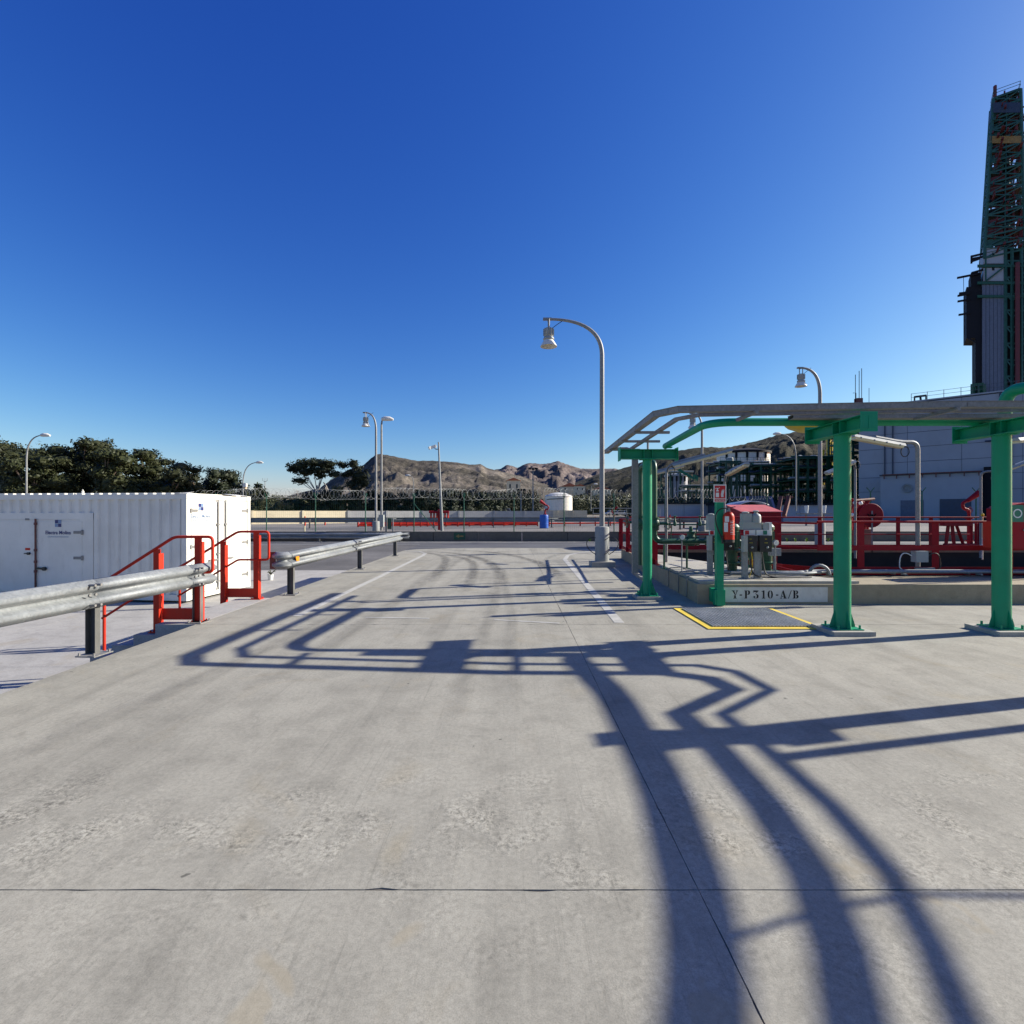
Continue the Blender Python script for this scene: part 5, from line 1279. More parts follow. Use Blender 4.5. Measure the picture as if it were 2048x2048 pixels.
def red_rack(label, u0, u1, Y, v0, v1, npipes=3, step=1.1, mat='red'):
    a, b = P(u0,v0,Y), P(u1,v0,Y*1.04); t = thing('red_pipe_run', label, 'pipework', a, 'red fire water pipework on the terrace')
    z0, z1 = P(0,v1,Y).z, P(0,v0,Y).z
    z0 = max(z0, .48)
    for k in range(npipes):
        z = z0+(z1-z0)*(.25+.75*k/max(1,npipes-1)); off = V(0,.25*k,0)
        MB().tube([V(a.x,a.y,z)+off, V(b.x,b.y,z)+off], .055, 8).build('pipe', M[mat], t)
    L = b.x-a.x; n_ = int(L/step)
    for i in range(n_+1):
        x = a.x+L*i/max(1,n_); y = a.y+(b.y-a.y)*i/max(1,n_)
        mb = MB(); mb.bb(x-.045,x+.045,y-.04,y+.04,.48,z1+.08); 
        if i % 3 == 0: mb.cyl((x,y,z1),(x,y,z1+.22),.05,8)
        mb.build('stand', M[mat], t)
    return t
red_rack('red pipework left of the camera pole, below the guardrail', 716, 868, 36, 1046, 1053, 3, .45)
red_rack('red pipework between the camera pole and the blue barrel', 868, 1075, 37, 1045, 1052, 3, .8)
red_rack('red pipework right of the blue barrel', 1098, 1250, 38, 1040, 1049, 2, 1.1)
red_rack('red pipework behind the end column', 1340, 1500, 34, 1036, 1046, 2, .9, 'red2')
red_rack('short red pipework in front of the cream wall', 610, 650, 40, 1038, 1046, 2, .35)
t = thing('red_manifold', 'red pipe manifold with hanging valves behind the camera pole', 'pipework', P(882,1050,29))
MB().tube([P(858,1024,29),P(898,1024,29)], .07, 10).build('header', M['red2'], t)
for u in (862,868,874,884,890,896):
    MB().tube([P(u,1024,29),P(u,1032,29)], .05, 8).build('outlet', M['red2'], t)
    MB().cyl(P(u,1031,28.9), P(u,1036,28.9), .05, 8).build('cap', M['red'], t)
MB().tube([P(880,1018,29),P(880,1060,29)], .12, 12).build('standpipe', M['red2'], t)
t = thing('blue_barrel', 'blue plastic barrel standing on the terrace behind the fence', 'barrel', (1.95,33.9,.48))
bb_ = P(1088,1056.5,33.6); bb_.z = .48
MB().lathe(bb_, [(.26,0),(.285,.02),(.285,.28),(.30,.30),(.285,.32),(.285,.56),(.30,.58),(.285,.60),(.285,.84),(.27,.88),(.22,.89),(.0,.885)], 24).build('barrel', M['blue'], t)
monitor('red fire monitor standing behind the blue barrel', P(1090,1056,36.5)+V(0,0,0), .98, True)
monitor('small red monitor on the terrace right of the tall lamp post', P(1228,1050,31)+V(0,0,.0), .55)
# steel handrails and yard clutter right of the tall lamp
def grey_rail(label, pts, h=.95):
    t = thing('steel_railing', label, 'railing', pts[0], 'grey steel railings behind the lamp post'); pts = [Vector(p) for p in pts]
    for z in (h, h*.5): MB().tube([p+V(0,0,z) for p in pts], .035, 6).build('rail', M['galv'], t)
    for p, q in zip(pts, pts[1:]):
        n_ = max(1, int((q-p).length/1.6))
        for i in range(n_+1): c = p+(q-p)*i/n_; MB().tube([c, c+V(0,0,h)], .03, 6).build('post', M['galv'], t)
grey_rail('pale steel railing between the lamp post and the end column', [V(7.6,48,.9),V(14,48.5,.9)], 1.0)
for k, (u, lb) in enumerate(((732,'low slim marker post beside the terrace guardrail'),(609,'short pale yellow marker post on the terrace'),(786,'grey steel post with small boards on the terrace'))):
    a = P(u,1064 if k!=1 else 1066,27.9); t = thing('marker_post', lb, 'post', (a.x,27.9,.48))
    MB().bb(a.x-.03,a.x+.03,27.87,27.93,.48,(.9,.80,1.22)[k]).build('post', M[('galv','lens','galv')[k]], t, smooth=False)
    if k == 2:
        MB().bb(a.x-.30,a.x-.08,27.9,27.93,.62,1.20).build('board', M['dgreen'], t, smooth=False); MB().bb(a.x-.42,a.x-.33,27.9,27.96,.48,1.22).build('side_post', M['galv2'], t, smooth=False)

# ================================================================== TANK AND FAR VEHICLES
t = thing('storage_tank', 'white cylindrical storage tank with a shallow domed roof', 'tank', P(1117,1010,150))
c = P(1117,1012,150); rad = 27.5/1024*150*1.0; zt_ = P(0,993,150).z
MB().lathe(V(c.x,c.y,.5), [(rad,0),(rad,zt_-.5)], 48).build('shell', M['white'], t)
MB().lathe(V(c.x,c.y,zt_), [(rad+.12,-.1),(rad+.12,.02),(rad*.85,.45),(rad*.6,.85),(rad*.3,1.1),(0,1.2)], 48).build('roof', M['white'], t)
pth = [V(c.x+(rad+.08)*math.cos(a), c.y+(rad+.08)*math.sin(a), zt_-.9+.2*i/20) for i, a in enumerate([R(-150+4*i) for i in range(20)])]
MB().tube(pth, .09, 5).build('stair', M['dark'], t)
MB().tube([V(c.x+(rad+.2)*math.cos(a), c.y+(rad+.2)*math.sin(a), zt_+.4) for a in [2*math.pi*i/40 for i in range(41)]], .05, 4).build('railing', M['galv'], t)
def car(label, p, mat, rz=0, s=1.0, van=False):
    p = Vector(p); t = thing('parked_car', label, 'car', p, 'vehicles parked in the distance'); t.rotation_euler = (0,0,0)
    h1, h2 = (.8,1.5) if not van else (1.0,2.1)
    m = Matrix.Rotation(rz,3,'Z')
    def W_(x,y,z): return p + m@V(x*s,y*s,z*s)
    prof = [(-2.1,.35),(-2.15,.75),(-1.9,h1+.05),(-1.3,h1+.12),(-.8,h2-.03),(.9 if not van else 1.6,h2),(1.6 if not van else 2.0,h1+.1),(2.1,h1),(2.15,.35)]
    MB().prism([W_(x,-.85,z) for x,z in prof], W_(0,.85,0)-W_(0,-.85,0)).build('body', mat, t, smooth=False)
    w = [(-1.22,h1+.14),(-.78,h2-.10),(.8 if not van else 1.5,h2-.08),(1.45 if not van else 1.8,h1+.14)]
    for y in (-.86,.86): MB().prism([W_(a,y-.006,b) for a,b in w], m@V(0,.012,0)).build('side_window', M['glass'], t, smooth=False)
    MB().prism([W_(-1.33,-.7,h1+.16),W_(-1.33,.7,h1+.16),W_(-.84,.66,h2-.06),W_(-.84,-.66,h2-.06)], m@V(-.012,0,.01)).build('windscreen', M['glass'], t, smooth=False)
    for x in (-1.35,1.35):
        for y in (-.86,.70): MB().cyl(W_(x,y,.33), W_(x,y+.16,.33), .33*s, 14).build('wheel', M['black'], t)
    return t
car_mats = {'w': M['white'], 's': paint('silver_car', (.45,.46,.48), .3, metal=.3, dirt=0), 'b': paint('dark_blue_car', (.02,.04,.14), .3, dirt=0)}
vh = car('dark blue vehicle parked behind the red cabinet, its sunlit roof put in as a silver sheet', P(1506,1050,33.5)*1, car_mats['b'], R(90), 1.0, True)
vh.location.z = .48
bpv = P(1506,1050,33.5)
a0 = P(1475,1011,31.4); a1 = P(1537,1011,31.4); zr = a0.z
mb = MB(); k_ = 14; vs = []
for j in range(3):
    for i in range(k_+1):
        s_ = i/k_; vs.append(V(a0.x+(a1.x-a0.x)*s_, 31.3+j*1.1, zr+.36*math.sin(math.pi*(s_*.8+.1))**.9*(1,1.12,1)[j]-.11))
mb.add(vs, [(j*(k_+1)+i, j*(k_+1)+i+1, (j+1)*(k_+1)+i+1, (j+1)*(k_+1)+i) for j in range(2) for i in range(k_)])
mb.build('roof_glare', car_mats['s'], vh, solid=.05)  # pale silver sheet put in for the reflection on roof and windscreen
k = 0
for u, v, Y, m_, r_, van in ((1224,1011,150,'w',.3,0),(1232,1010,158,'s',1.2,0),(1240,1011,150,'w',.2,0),(1248,1010,162,'b',.4,0),(1255,1012,140,'w',1.3,0),(1008,1012,150,'w',.1,1),(996,1011,170,'w',.2,0),(1262,1011,155,'s',.3,0)):
    p = P(u,v,Y); p.z = .5
    lb = ['white car, leftmost in the row seen just right of the tall lamp post','silver car second in the row right of the tall lamp post','white car third in the row right of the tall lamp post','dark blue car in the row right of the tall lamp post','white car nearest the grey drop channel','white van far off between the trees and the tank','white car beside the far white van','silver car seen beside the end column'][k]
    car(lb, p, car_mats[m_], r_, 1.0, bool(van)); k += 1
def house(label, p, w, h, d, wall, roofm):
    p = Vector(p); t = thing('far_house', label, 'house', p, 'small houses below the quarried hill')
    MB().bb(p.x-w/2,p.x+w/2,p.y,p.y+d,p.z-2,p.z+h).build('wall', wall, t, smooth=False)
    MB().prism([p+V(-w/2-.3,-.3,h+.01),p+V(w/2+.3,-.3,h+.01),p+V(0,-.3,h+w*.22)], (0,d+.6,0)).build('roof', roofm, t, smooth=False)
    for s in (-.25,.25): MB().bb(p.x+s*w-.5,p.x+s*w+.5,p.y-.05,p.y-.01,p.z+h*.35,p.z+h*.7).build('window', M['glass'], t, smooth=False)
hp = [(1027,985,300,8,7,'white house with a pointed roof above the dark trees'),(1139,983,420,14,4,'pale low building right of the white tank'),(1160,985,400,8,5,'small white house right of the tank, on the hill foot'),(1205,990,380,12,4,'wide pale shed left of the tall lamp pole')]
for u, v, Y, w, h, lb in hp: house(lb, P(u,v,Y), w, h, 10, M['cream'], M['tile'])

# ================================================================== TREES
def leaves(mb_v, mb_f, c, r, n, size, rnd, gap=.35):
    for _ in range(n):
        a = rnd.uniform(0, 6.283); z = rnd.uniform(-1, 1); q = math.sqrt(1-z*z)
        d = V(q*math.cos(a), q*math.sin(a), z); k = rnd.uniform(.72, 1.06)
        p = c + V(d.x*r.x, d.y*r.y, d.z*r.z)*k
        if mn.noise(p*1.1) < -gap-.12: continue
        p += V(rnd.gauss(0,1), rnd.gauss(0,1), rnd.gauss(0,1))*size*.45
        nrm = (d + V(rnd.gauss(0,.6), rnd.gauss(0,.6), rnd.gauss(0,.6)+.4)).normalized()
        a_, b_ = frame(nrm); t = rnd.uniform(0, 6.283); s = size*rnd.uniform(.5, 1.25)
        e1 = (a_*math.cos(t)+b_*math.sin(t))*s; e2 = (b_*math.cos(t)-a_*math.sin(t))*s*rnd.uniform(.35,.7)
        i = len(mb_v); mb_v += [p-e1-e2*.3, p+e2, p+e1-e2*.2, p-e2*.8]; mb_f.append((i, i+1, i+2, i+3))
def core_blob(vs, fs, c, r, n=10, m=7):
    # dense inner mass of twigs and needles, lumpy
    i0 = len(vs)
    for j in range(m+1):
        for i in range(n):
            th = math.pi*j/m; a = 2*math.pi*i/n; d = V(math.sin(th)*math.cos(a), math.sin(th)*math.sin(a), math.cos(th))
            k = 1+.28*mn.noise((c+V(d.x*r.x,d.y*r.y,d.z*r.z))*1.3); vs.append(c+V(d.x*r.x,d.y*r.y,d.z*r.z)*k)
    for j in range(m):
        for i in range(n): fs.append((i0+j*n+i, i0+j*n+(i+1)%n, i0+(j+1)*n+(i+1)%n, i0+(j+1)*n+i))
def tree(name, label, base, lobes, size, dens, mat='pine', trunks=None, seed=1, group=None, bark='bark', tr=.28, gap=.3, cat='tree', core=True):
    rnd = random.Random(seed); base = Vector(base); t = thing(name, label, cat, base, group)
    mb = MB(); vs, fs = [], []
    for (x, y, z, rx, ry, rz) in lobes:
        c = base+V(x,y,z); core_blob(vs, fs, c, V(rx,ry,rz)*.70)
        n = int(dens*(rx*ry+rx*rz+ry*rz)/size/size*1.25)+60
        leaves(vs, fs, c, V(rx,ry,rz), n, size, rnd, gap)
        for k in range(7):           # smaller outgrowths that break the outline
            a = rnd.uniform(0,6.28); z2 = rnd.uniform(-.5,1)
            d = V(math.cos(a)*rx, math.sin(a)*ry, z2*rz)*.85; s = rnd.uniform(.22,.42)
            leaves(vs, fs, c+d, V(rx*s,ry*s,rz*s*.8), int(n*.10), size*.85, rnd, gap)
    mb.v = vs; mb.f = fs; mb.build('crown', M[mat], t, smooth=False)
    trunks = trunks or [[(0,0,0),(rnd.uniform(-.3,.3),0,lobes[0][2]*.6),(lobes[0][0],lobes[0][1],lobes[0][2])]]
    mb = MB()
    for pth in trunks:
        pts = [base+V(*p) for p in pth]; pp = []
        for p, q in zip(pts, pts[1:]): pp += [p+(q-p)*(k/4)+V(rnd.gauss(0,.05),0,0) for k in range(4)]
        mb.tube(pp+[pts[-1]], tr, 7, True, tr*.35)
    for (x, y, z, rx, ry, rz) in lobes:
        s = base+Vector(trunks[0][-1])*.75; mb.tube([s, base+V(x,y,z-rz*.2)], tr*.35, 5, True, tr*.12)
    mb.build('trunk', M[bark], t)
    return t
rt = random.Random(21)
def autolobes(w, h0, h1, n, rnd, d=None, flat=.6):
    out = []; d = d or w
    for i in range(n):
        a = rnd.uniform(0, 6.28); k = math.sqrt(rnd.random())*.62
        x, y = math.cos(a)*k*w/2*1.2, math.sin(a)*k*d/2; e = 1-(abs(x)/(w*.5))**2*.8
        r = w*rnd.uniform(.13,.24); z = h0+(h1-h0)*rnd.uniform(.25,1)*max(.25,e)-r*flat*.6
        out.append((x, y, z, r, r, r*flat))
    out.append((0,0,h1-w*.17*flat-.1,w*.2,w*.2,w*.2*flat)); return out
# the pine belt behind the container: (u centre, top v, width px, depth)
pines = [(-75,868,150,62),(0,881,120,60),(62,905,90,56),(112,888,110,58),(165,893,90,66),(196,878,115,60),(238,897,80,56),(296,899,100,60),(330,915,70,66),(360,922,90,58),(385,948,60,64)]
pl = ['far left pine, cut by the picture edge','pine with rounded top at the left edge of the belt','lower pine just right of the curved street light','broad pine left of the tallest one in the belt','pine set back behind the tallest crown','tallest pine crown in the belt behind the container','small pine filling the dip right of the tallest crown','rounded pine above the container corner','set back pine right of the rounded one','low pine near the right end of the belt','last low pine of the belt, beside the dark cypress']
for i, (u, vt, wpx, Y) in enumerate(pines):
    b = P(u, 1024, Y); w = wpx/1024*Y*1.12; h = H+(1024-vt)/1024*Y-.4
    tree('pine_tree', pl[i], (b.x, Y, .4), autolobes(w, h*.28, h, 17, rt, flat=.62) + [(rt.uniform(-.3,.3)*w, -.5, h*f, w*.30, w*.25, h*.16) for f in (.2,.36,.5)], .21, .95, 'pine', seed=i, group='pine trees behind the container', gap=.3)
tree('cypress_tree', 'dark dense tree right of the pine belt, with a jagged top', (P(446,0,70).x,70,.4), autolobes(5.2,2.5,7.0,9,rt,flat=.9)+[(0,0,3,2.3,2,2),(-2.0,0,4.6,1.1,1.1,1.3),(2.0,0,2.4,1.4,1.2,1.6)], .20, 1.3, 'pined', seed=40, group='dark trees beyond the wall')
tree('cypress_tree', 'small dark pointed tree left of the antenna mast', (P(519,0,72).x,72,.4), [(0,0,3.2,.9,.9,2.1),(.2,0,1.6,1.6,1.4,1.6),(-.3,0,4.4,.4,.4,.8),(.8,0,3.2,.5,.5,1.2)], .26, 1.3, 'pined', seed=41, group='dark trees beyond the wall')
# umbrella pine with bare leaning trunks
Yp = 66; bx_ = P(636,0,Yp).x
def L(u, v, ru, rv, dy=0): k = Yp/1024; return ((u-636)*k, dy, H+(1024-v)*k-.4, ru*k, ru*k*.8, rv*k)
tree('umbrella_pine', 'umbrella pine with a wide flat crown and leaning pale trunks', (bx_,Yp,.4),
     [L(600,932,24,10),L(625,926,28,8),L(652,928,28,10),L(612,944,22,9),L(645,941,24,9),L(600,962,15,7),L(670,949,13,7),L(585,939,11,7),L(640,952,12,6)], .19, 1.5, 'pined',
     trunks=[[(1.4,0,0),(.2,0,2.8),(-.1,0,4.6)],[(3.4,.5,0),(1.6,.5,3.2),(.6,.3,5.0)],[(2.2,.2,0),(1.2,.2,2.4),(.9,.2,4.4)]], seed=50, group='umbrella pines', bark='bark2', tr=.21, gap=.3)
tree('umbrella_pine', 'slimmer umbrella pine against the rocky hill, crown in separate tufts', (P(722,0,Yp).x,Yp,.4),
     [tuple([a-(722-636)*Yp/1024]+list(r)) for a, *r in (L(686,931,9,8),L(706,928,12,9),L(716,938,9,6),L(700,945,8,5),L(720,952,20,13),L(728,965,14,12),L(705,968,14,12),L(690,950,6,4))], .18, 1.5, 'pined',
     trunks=[[(-.2,0,0),(-.5,0,2.5),(-.6,0,4.6)],[(-.1,0,0),(-1.2,0,3.0),(-2.0,0,5.2)],[(-2.4,.3,0),(-2.0,.3,2.0),(-1.8,.3,3.4)]], seed=51, group='umbrella pines', bark='bark2', tr=.14, gap=.3)
# bare winter tree between the umbrella pine and the antenna
t = thing('bare_tree', 'leafless pale tree left of the umbrella pine', 'tree', (P(583,0,70).x,70,.4)); b = t.location; mb = MB(); rb_ = random.Random(5)
def branch(p, d, L_, r, n):
    q = p+d*L_; mb.tube([p, p+d*L_*.5+V(rb_.gauss(0,.06)*L_,0,0), q], r, 4, True, r*.6)
    if n: 
        for _ in range(3): branch(q, (d+V(rb_.gauss(0,.5),rb_.gauss(0,.4),rb_.gauss(.1,.3))).normalized(), L_*.68, r*.6, n-1)
branch(b+V(0,0,0), V(0,0,1), 1.7, .09, 4); mb.build('branches', M['bark2'], t)
# dark trees and shrubs just beyond the shaded wall
sh = [(486,968,46,60),(508,978,40,58),(560,1001,44,60),(590,997,50,62),(618,985,46,62),(648,980,44,63),(676,972,46,64),(712,968,40,64),(742,978,44,66),(775,982,42,66),(806,984,40,67),(838,980,46,68),(868,984,44,70),(900,980,40,72),(930,982,40,74),(962,984,38,76),(990,984,36,78)]
desc = ['behind the cream wall left of the first fence post','low and pale beneath the antenna mast','left of the bare tree','under the left edge of the umbrella pine','below the umbrella pine crown','amid the leaning pale trunks','right of the leaning trunks','under the slimmer umbrella pine','left of the two close lamp posts','right of the two close lamp posts','beneath the faint street light','left of the camera pole','right of the camera pole','second to the right of the camera pole','third to the right of the camera pole','near the right end of the hedge','last at the right end of the hedge']
for i, (u, vt, wpx, Y) in enumerate(sh):
    b = P(u,1024,Y); w = wpx/1024*Y*1.35; h = H+(1024-vt)/1024*Y-.4
    tree('evergreen_shrub', ('dark' if i not in (1,2,6) else 'olive green')+' bushy evergreen '+desc[i], (b.x,Y,.4), autolobes(w,h*.25,h,6,rt,flat=.75)+[(0,0,h*.35,w*.45,w*.35,h*.3)], .19, 1.2, 'pined' if i not in (1,2,6) else 'scrub', seed=60+i, group='dark evergreens beyond the perimeter wall', tr=.1, cat='shrub')
# far woodland masses that read as one
def wood(name, label, u0, u1, vt, Y, mat, seed, hmul=1):
    rnd = random.Random(seed); vs, fs = [], []; u = u0
    while u < u1:
        Yq = Y*rnd.uniform(.95,1.15); p = P(u,1024,Yq); h = (H+(1024-vt-rnd.uniform(-4,3))/1024*Yq)
        leaves(vs, fs, V(p.x,Yq,h*.5), V(Yq*.016,Yq*.016,h*.5), 420, Yq*.0024, rnd, .6); u += 4.2
    mb = MB(); mb.v = vs; mb.f = fs; o = mb.build(name, M[mat], kind='stuff', smooth=False); o['label'] = label
wood('far_woodland', 'far pine wood at the foot of the quarried hill', 858, 1075, 984, 160, 'pined', 1)
wood('far_woodland', 'far strip of olive trees right of the white tank', 1140, 1330, 991, 210, 'scrub', 2)
wood('far_woodland', 'dark tree strip in front of the industrial plant', 1265, 1720, 996, 75, 'pined', 3)
wood('far_woodland', 'olive wood at the foot of the rocky hill on the left', 500, 640, 992, 120, 'scrub', 4)
for k in range(9):
    x = P((1573,1590,1655,1668,1612,1632,1700,1180,1208)[k],0,26.4).x; y = 26.4 if k < 7 else 26.6
    t = thing('weed', ['bright weed at the foot of the far wall, left of the right lamp post','weed beside the first one left of the right lamp post','weed just right of the far right lamp post','second weed right of the far right lamp post','weed close to the left side of the far lamp post','small weed in the joint by the far lamp post','weed near the middle green column','weed beside the low wall near the tall lamp post','second weed beside the low wall near the tall lamp post'][k], 'plant', (x,y,.01), 'weeds along the far wall')
    mb = MB()
    for _ in range(24):
        a = rt.uniform(0,6.28); r = rt.uniform(.03,.14); h_ = rt.uniform(.08,.24); s = V(x,y-.05,.01); e_ = s+V(math.cos(a)*r,math.sin(a)*r*.4,h_); wv = V(-math.sin(a),math.cos(a),0)*.014
        mb.add([s-wv, s+wv, (s+e_)/2+wv*1.3+V(0,0,.02), e_, (s+e_)/2-wv*1.3+V(0,0,.02)], [(0,1,2,3,4)])
    mb.build('leaves', M['weed'] if 'weed' in M else M['scrub'], t, smooth=False)

# ================================================================== INDUSTRIAL PLANT ON THE RIGHT
def silo(label, u0, u1, vt, Y, mat='white'):
    c = P((u0+u1)/2,0,Y); r = (u1-u0)/2/1024*Y; zt = P(0,vt,Y).z; t = thing('silo_tank', label, 'tank', (c.x,Y,.5), 'white tanks of the plant')
    MB().lathe((c.x,Y,.5), [(r,0),(r,zt-.5)], 40).build('shell', M[mat], t)
    MB().lathe((c.x,Y,zt), [(r+.25,-.45),(r+.25,0),(r*.6,r*.10),(0,r*.16)], 40).build('roof', M['dark'] if mat=='white' else M['clad'], t)
    mb = MB()
    for k in range(5):
        a = R(-150+22*k); q = V(c.x+(r+.12)*math.cos(a), Y+(r+.12)*math.sin(a), zt); mb.bar(q-V(0,0,.4), q-V(0,0,1.6), .35, .3)
        mb.tube([q-V(0,0,1.4), V(q.x,q.y,.6)], .09, 5)
    mb.build('downpipes', M['dark'], t); return t
silo('white cylindrical tank behind the green racks, lit on its right edge', 1437, 1535, 905, 110)
silo('smaller bluish tank beneath the green gantry', 1331, 1374, 950, 125, 'clad')
rk = random.Random(12)
def rack(label, u0, u1, Y, vts, vb, nb, depth=5, mat='dgreen', rails=True, pipes=3, name='process_rack'):
    x0, x1 = P(u0,0,Y).x, P(u1,0,Y).x; zb = max(.4, P(0,vb,Y).z); zs = [P(0,v,Y).z for v in vts]; zt = max(zs)
    t = thing(name, label, 'steel structure', ((x0+x1)/2,Y,zb), 'green steel process racks of the plant')
    for i in range(nb+1):
        x = x0+(x1-x0)*i/nb
        for y in (Y, Y+depth): MB().bb(x-.13,x+.13,y-.13,y+.13,zb,zt).build('column', M[mat], t, smooth=False)
    for z in zs:
        for y in (Y, Y+depth): MB().bb(x0,x1,y-.10,y+.10,z-.22,z+.0).build('beam', M[mat], t, smooth=False)
        mb = MB()
        for i in range(nb+1): x = x0+(x1-x0)*i/nb; mb.bb(x-.08,x+.08,Y+.1,Y+depth-.1,z-.2,z-.02)
        mb.build('cross_beams', M[mat], t, smooth=False)
        if rails:
            mb = MB()
            for h in (.5,1.0): mb.bb(x0,x1,Y-.14,Y-.11,z+h-.025,z+h+.025)
            x = x0
            while x < x1: mb.bb(x-.02,x+.02,Y-.14,Y-.105,z,z+1.0); x += 1.2
            mb.build('guard_rail', M[mat], t, smooth=False)
            MB().bb(x0,x1,Y+.1,Y+depth-.1,z+.005,z+.05).build('deck', M['dark'], t, smooth=False)
        for k in range(pipes):
            r = rk.uniform(.09,.22); y = Y+.6+k*depth/(pipes+1); MB().tube([V(x0-rk.random()*1.5,y,z+r+.06), V(x1+rk.random()*1.5,y,z+r+.06)], r, 8).build('pipe', M[rk.choice(['galv2','dgreen','dblue','grey'])], t)
    mb = MB()
    for i in range(nb):
        if rk.random() < .6:
            a, b = x0+(x1-x0)*i/nb, x0+(x1-x0)*(i+1)/nb; z0 = sorted(zs)[0] if len(zs)<2 else sorted(zs)[rk.randrange(len(zs)-1)]
            mb.bar((a,Y,zb),(b,Y,z0-.2),.1,.1); mb.bar((b,Y+depth,zb),(a,Y+depth,z0-.2),.1,.1)
    for _ in range(nb*5):        # risers and vessels
        x = rk.uniform(x0,x1); y = Y+rk.uniform(.4,depth-.4); z = rk.uniform(zb+1, zt); mb.tube([V(x,y,zb),V(x,y,z)], rk.uniform(.05,.16), 6)
    mb.build('risers', M[mat], t)
    for _ in range(max(1,nb//2)):
        x = rk.uniform(x0+.6,x1-.6); y = Y+depth*.5; z = rk.choice([zb]+zs[:-1] if len(zs)>1 else [zb]); r = rk.uniform(.4,.8)
        MB().lathe((x,y,z+.1), [(r*.3,0),(r*.9,.15),(r,.4),(r,1.8),(r*.9,2.05),(r*.2,2.2)], 16).build('vessel', M[rk.choice(['dblue','galv2','grey','rust'])], t)
    return t
rack('green rack with tall frames in front of the white tank', 1440, 1538, 92, [966,943,926], 1010, 5)
rack('small green frame tower at the left of the white tank', 1452, 1474, 90, [952,938,924], 1010, 2, 3, pipes=1)
rack('long two storey green rack between the white tank and the right lamp post', 1522, 1640, 88, [972,944,930], 1015, 6)
rack('taller green rack between the right lamp post and the grey building', 1596, 1714, 82, [982,958,934,915], 1020, 6, 7, pipes=4)
rack('green rack squeezed against the corner of the grey building', 1690, 1722, 78, [986,962,935,905,884,868], 1020, 2, 4, pipes=2)
rack('low dark rack left of the white tank', 1375, 1445, 100, [984,972], 1014, 4, 5, rails=False)
rack('green gantry over the smaller bluish tank', 1322, 1380, 122, [945], 1010, 3, 4, rails=False, pipes=1)
t = thing('conveyor', 'slanting pale green conveyor going down from the gantry to the right', 'conveyor', P(1356,937,118))
MB().bar(P(1354,937,118), P(1388,958,118), .6, .5).build('belt_housing', M['sgreen'], t, smooth=False)
MB().prism([P(1390,949,118),P(1397,953,118),P(1396,962,118),P(1391,958,118)], (0,1.4,0)).build('hopper', M['sgreen'], t, smooth=False)
for k, (u, v0, v1, r_, lb) in enumerate(((1657,880,915,.35,'yellow stack left of the middle column top'),(1646,900,930,.22,'thin yellow pipe beside the right lamp post'),(1663,884,910,.2,'slim yellow pipe beside the yellow stack'))):
    t = thing('yellow_stack', lb, 'stack', P(u,v1,95), 'yellow stacks of the plant'); MB().tube([P(u,v1+40,95),P(u,v0,95)], r_, 10).build('stack', M['ylw2'], t); MB().tube([P(u,v0+2,95),P(u,v0,95)], r_*1.3, 10).build('rim', M['ylw2'], t)
for k, (u0, u1, vt, vb, Y, lb) in enumerate(((1296,1440,1008,1034,66,'low dark building behind the railing, left of the extinguisher sign'),(1440,1560,1010,1034,62,'low dark blue building behind the parked vehicle'),(1560,1720,1010,1036,60,'long low slate blue building under the green racks'))):
    x0, x1 = P(u0,0,Y).x, P(u1,0,Y).x; zt, zb = P(0,vt,Y).z, .45; t = thing('low_building', lb, 'building', ((x0+x1)/2,Y,zb), 'low dark buildings of the plant')
    n_ = max(2,int((x1-x0)/2.2))
    for i in range(n_): a = x0+(x1-x0)*i/n_; MB().bb(a+.02,x0+(x1-x0)*(i+1)/n_-.02,Y,Y+.1,zb,zt).build('wall_panel', M['clad'], t, smooth=False)
    MB().bb(x0-.2,x1+.2,Y-.25,Y+6,zt+.005,zt+.16).build('roof', M['dark'], t, smooth=False)
    MB().bb(x0+.05,x1-.05,Y+.12,Y+5.5,zb,zt).build('core', M['dblue'], t, smooth=False)
for k, (u, lb) in enumerate(((1613,'white cone shaped vessel on the ledge left of the far lamp post'),(1648,'white cone shaped vessel right of the far lamp post'))):
    c = P(u,1026,40); t = thing('white_vessel', lb, 'vessel', c, 'white vessels on the ledge'); MB().lathe(c, [(.10,-.0),(.12,.1),(.15,.45),(.17,.55),(.15,.57)], 14).build('vessel', M['label'], t)
    MB().bb(c.x-.5,c.x+.5,39.8,40.6,c.z-.12,c.z-.01).build('shelf', M['galv2'], t, smooth=False); MB().bb(c.x-.05,c.x+.05,40,40.1,.48,c.z-.12).build('leg', M['galv2'], t, smooth=False)
for k, (u0, v0, u1, v1, lb) in enumerate(((1556,1028,1562,994,'leaning rusty boom left of the pair'),(1568,1032,1578,993,'leaning rusty boom right of the pair'))):
    t = thing('rusty_boom', lb, 'boom', P(u0,v0,24), 'leaning rusty booms behind the red cabinet'); MB().bar(P(u0,v0,24), P(u1,v1,24.6), .16, .16).build('boom', M['rust'], t, smooth=False); MB().box(P(u1+1,v1+1,24.6), (.24,.2,.10)).build('head', M['rust'], t)
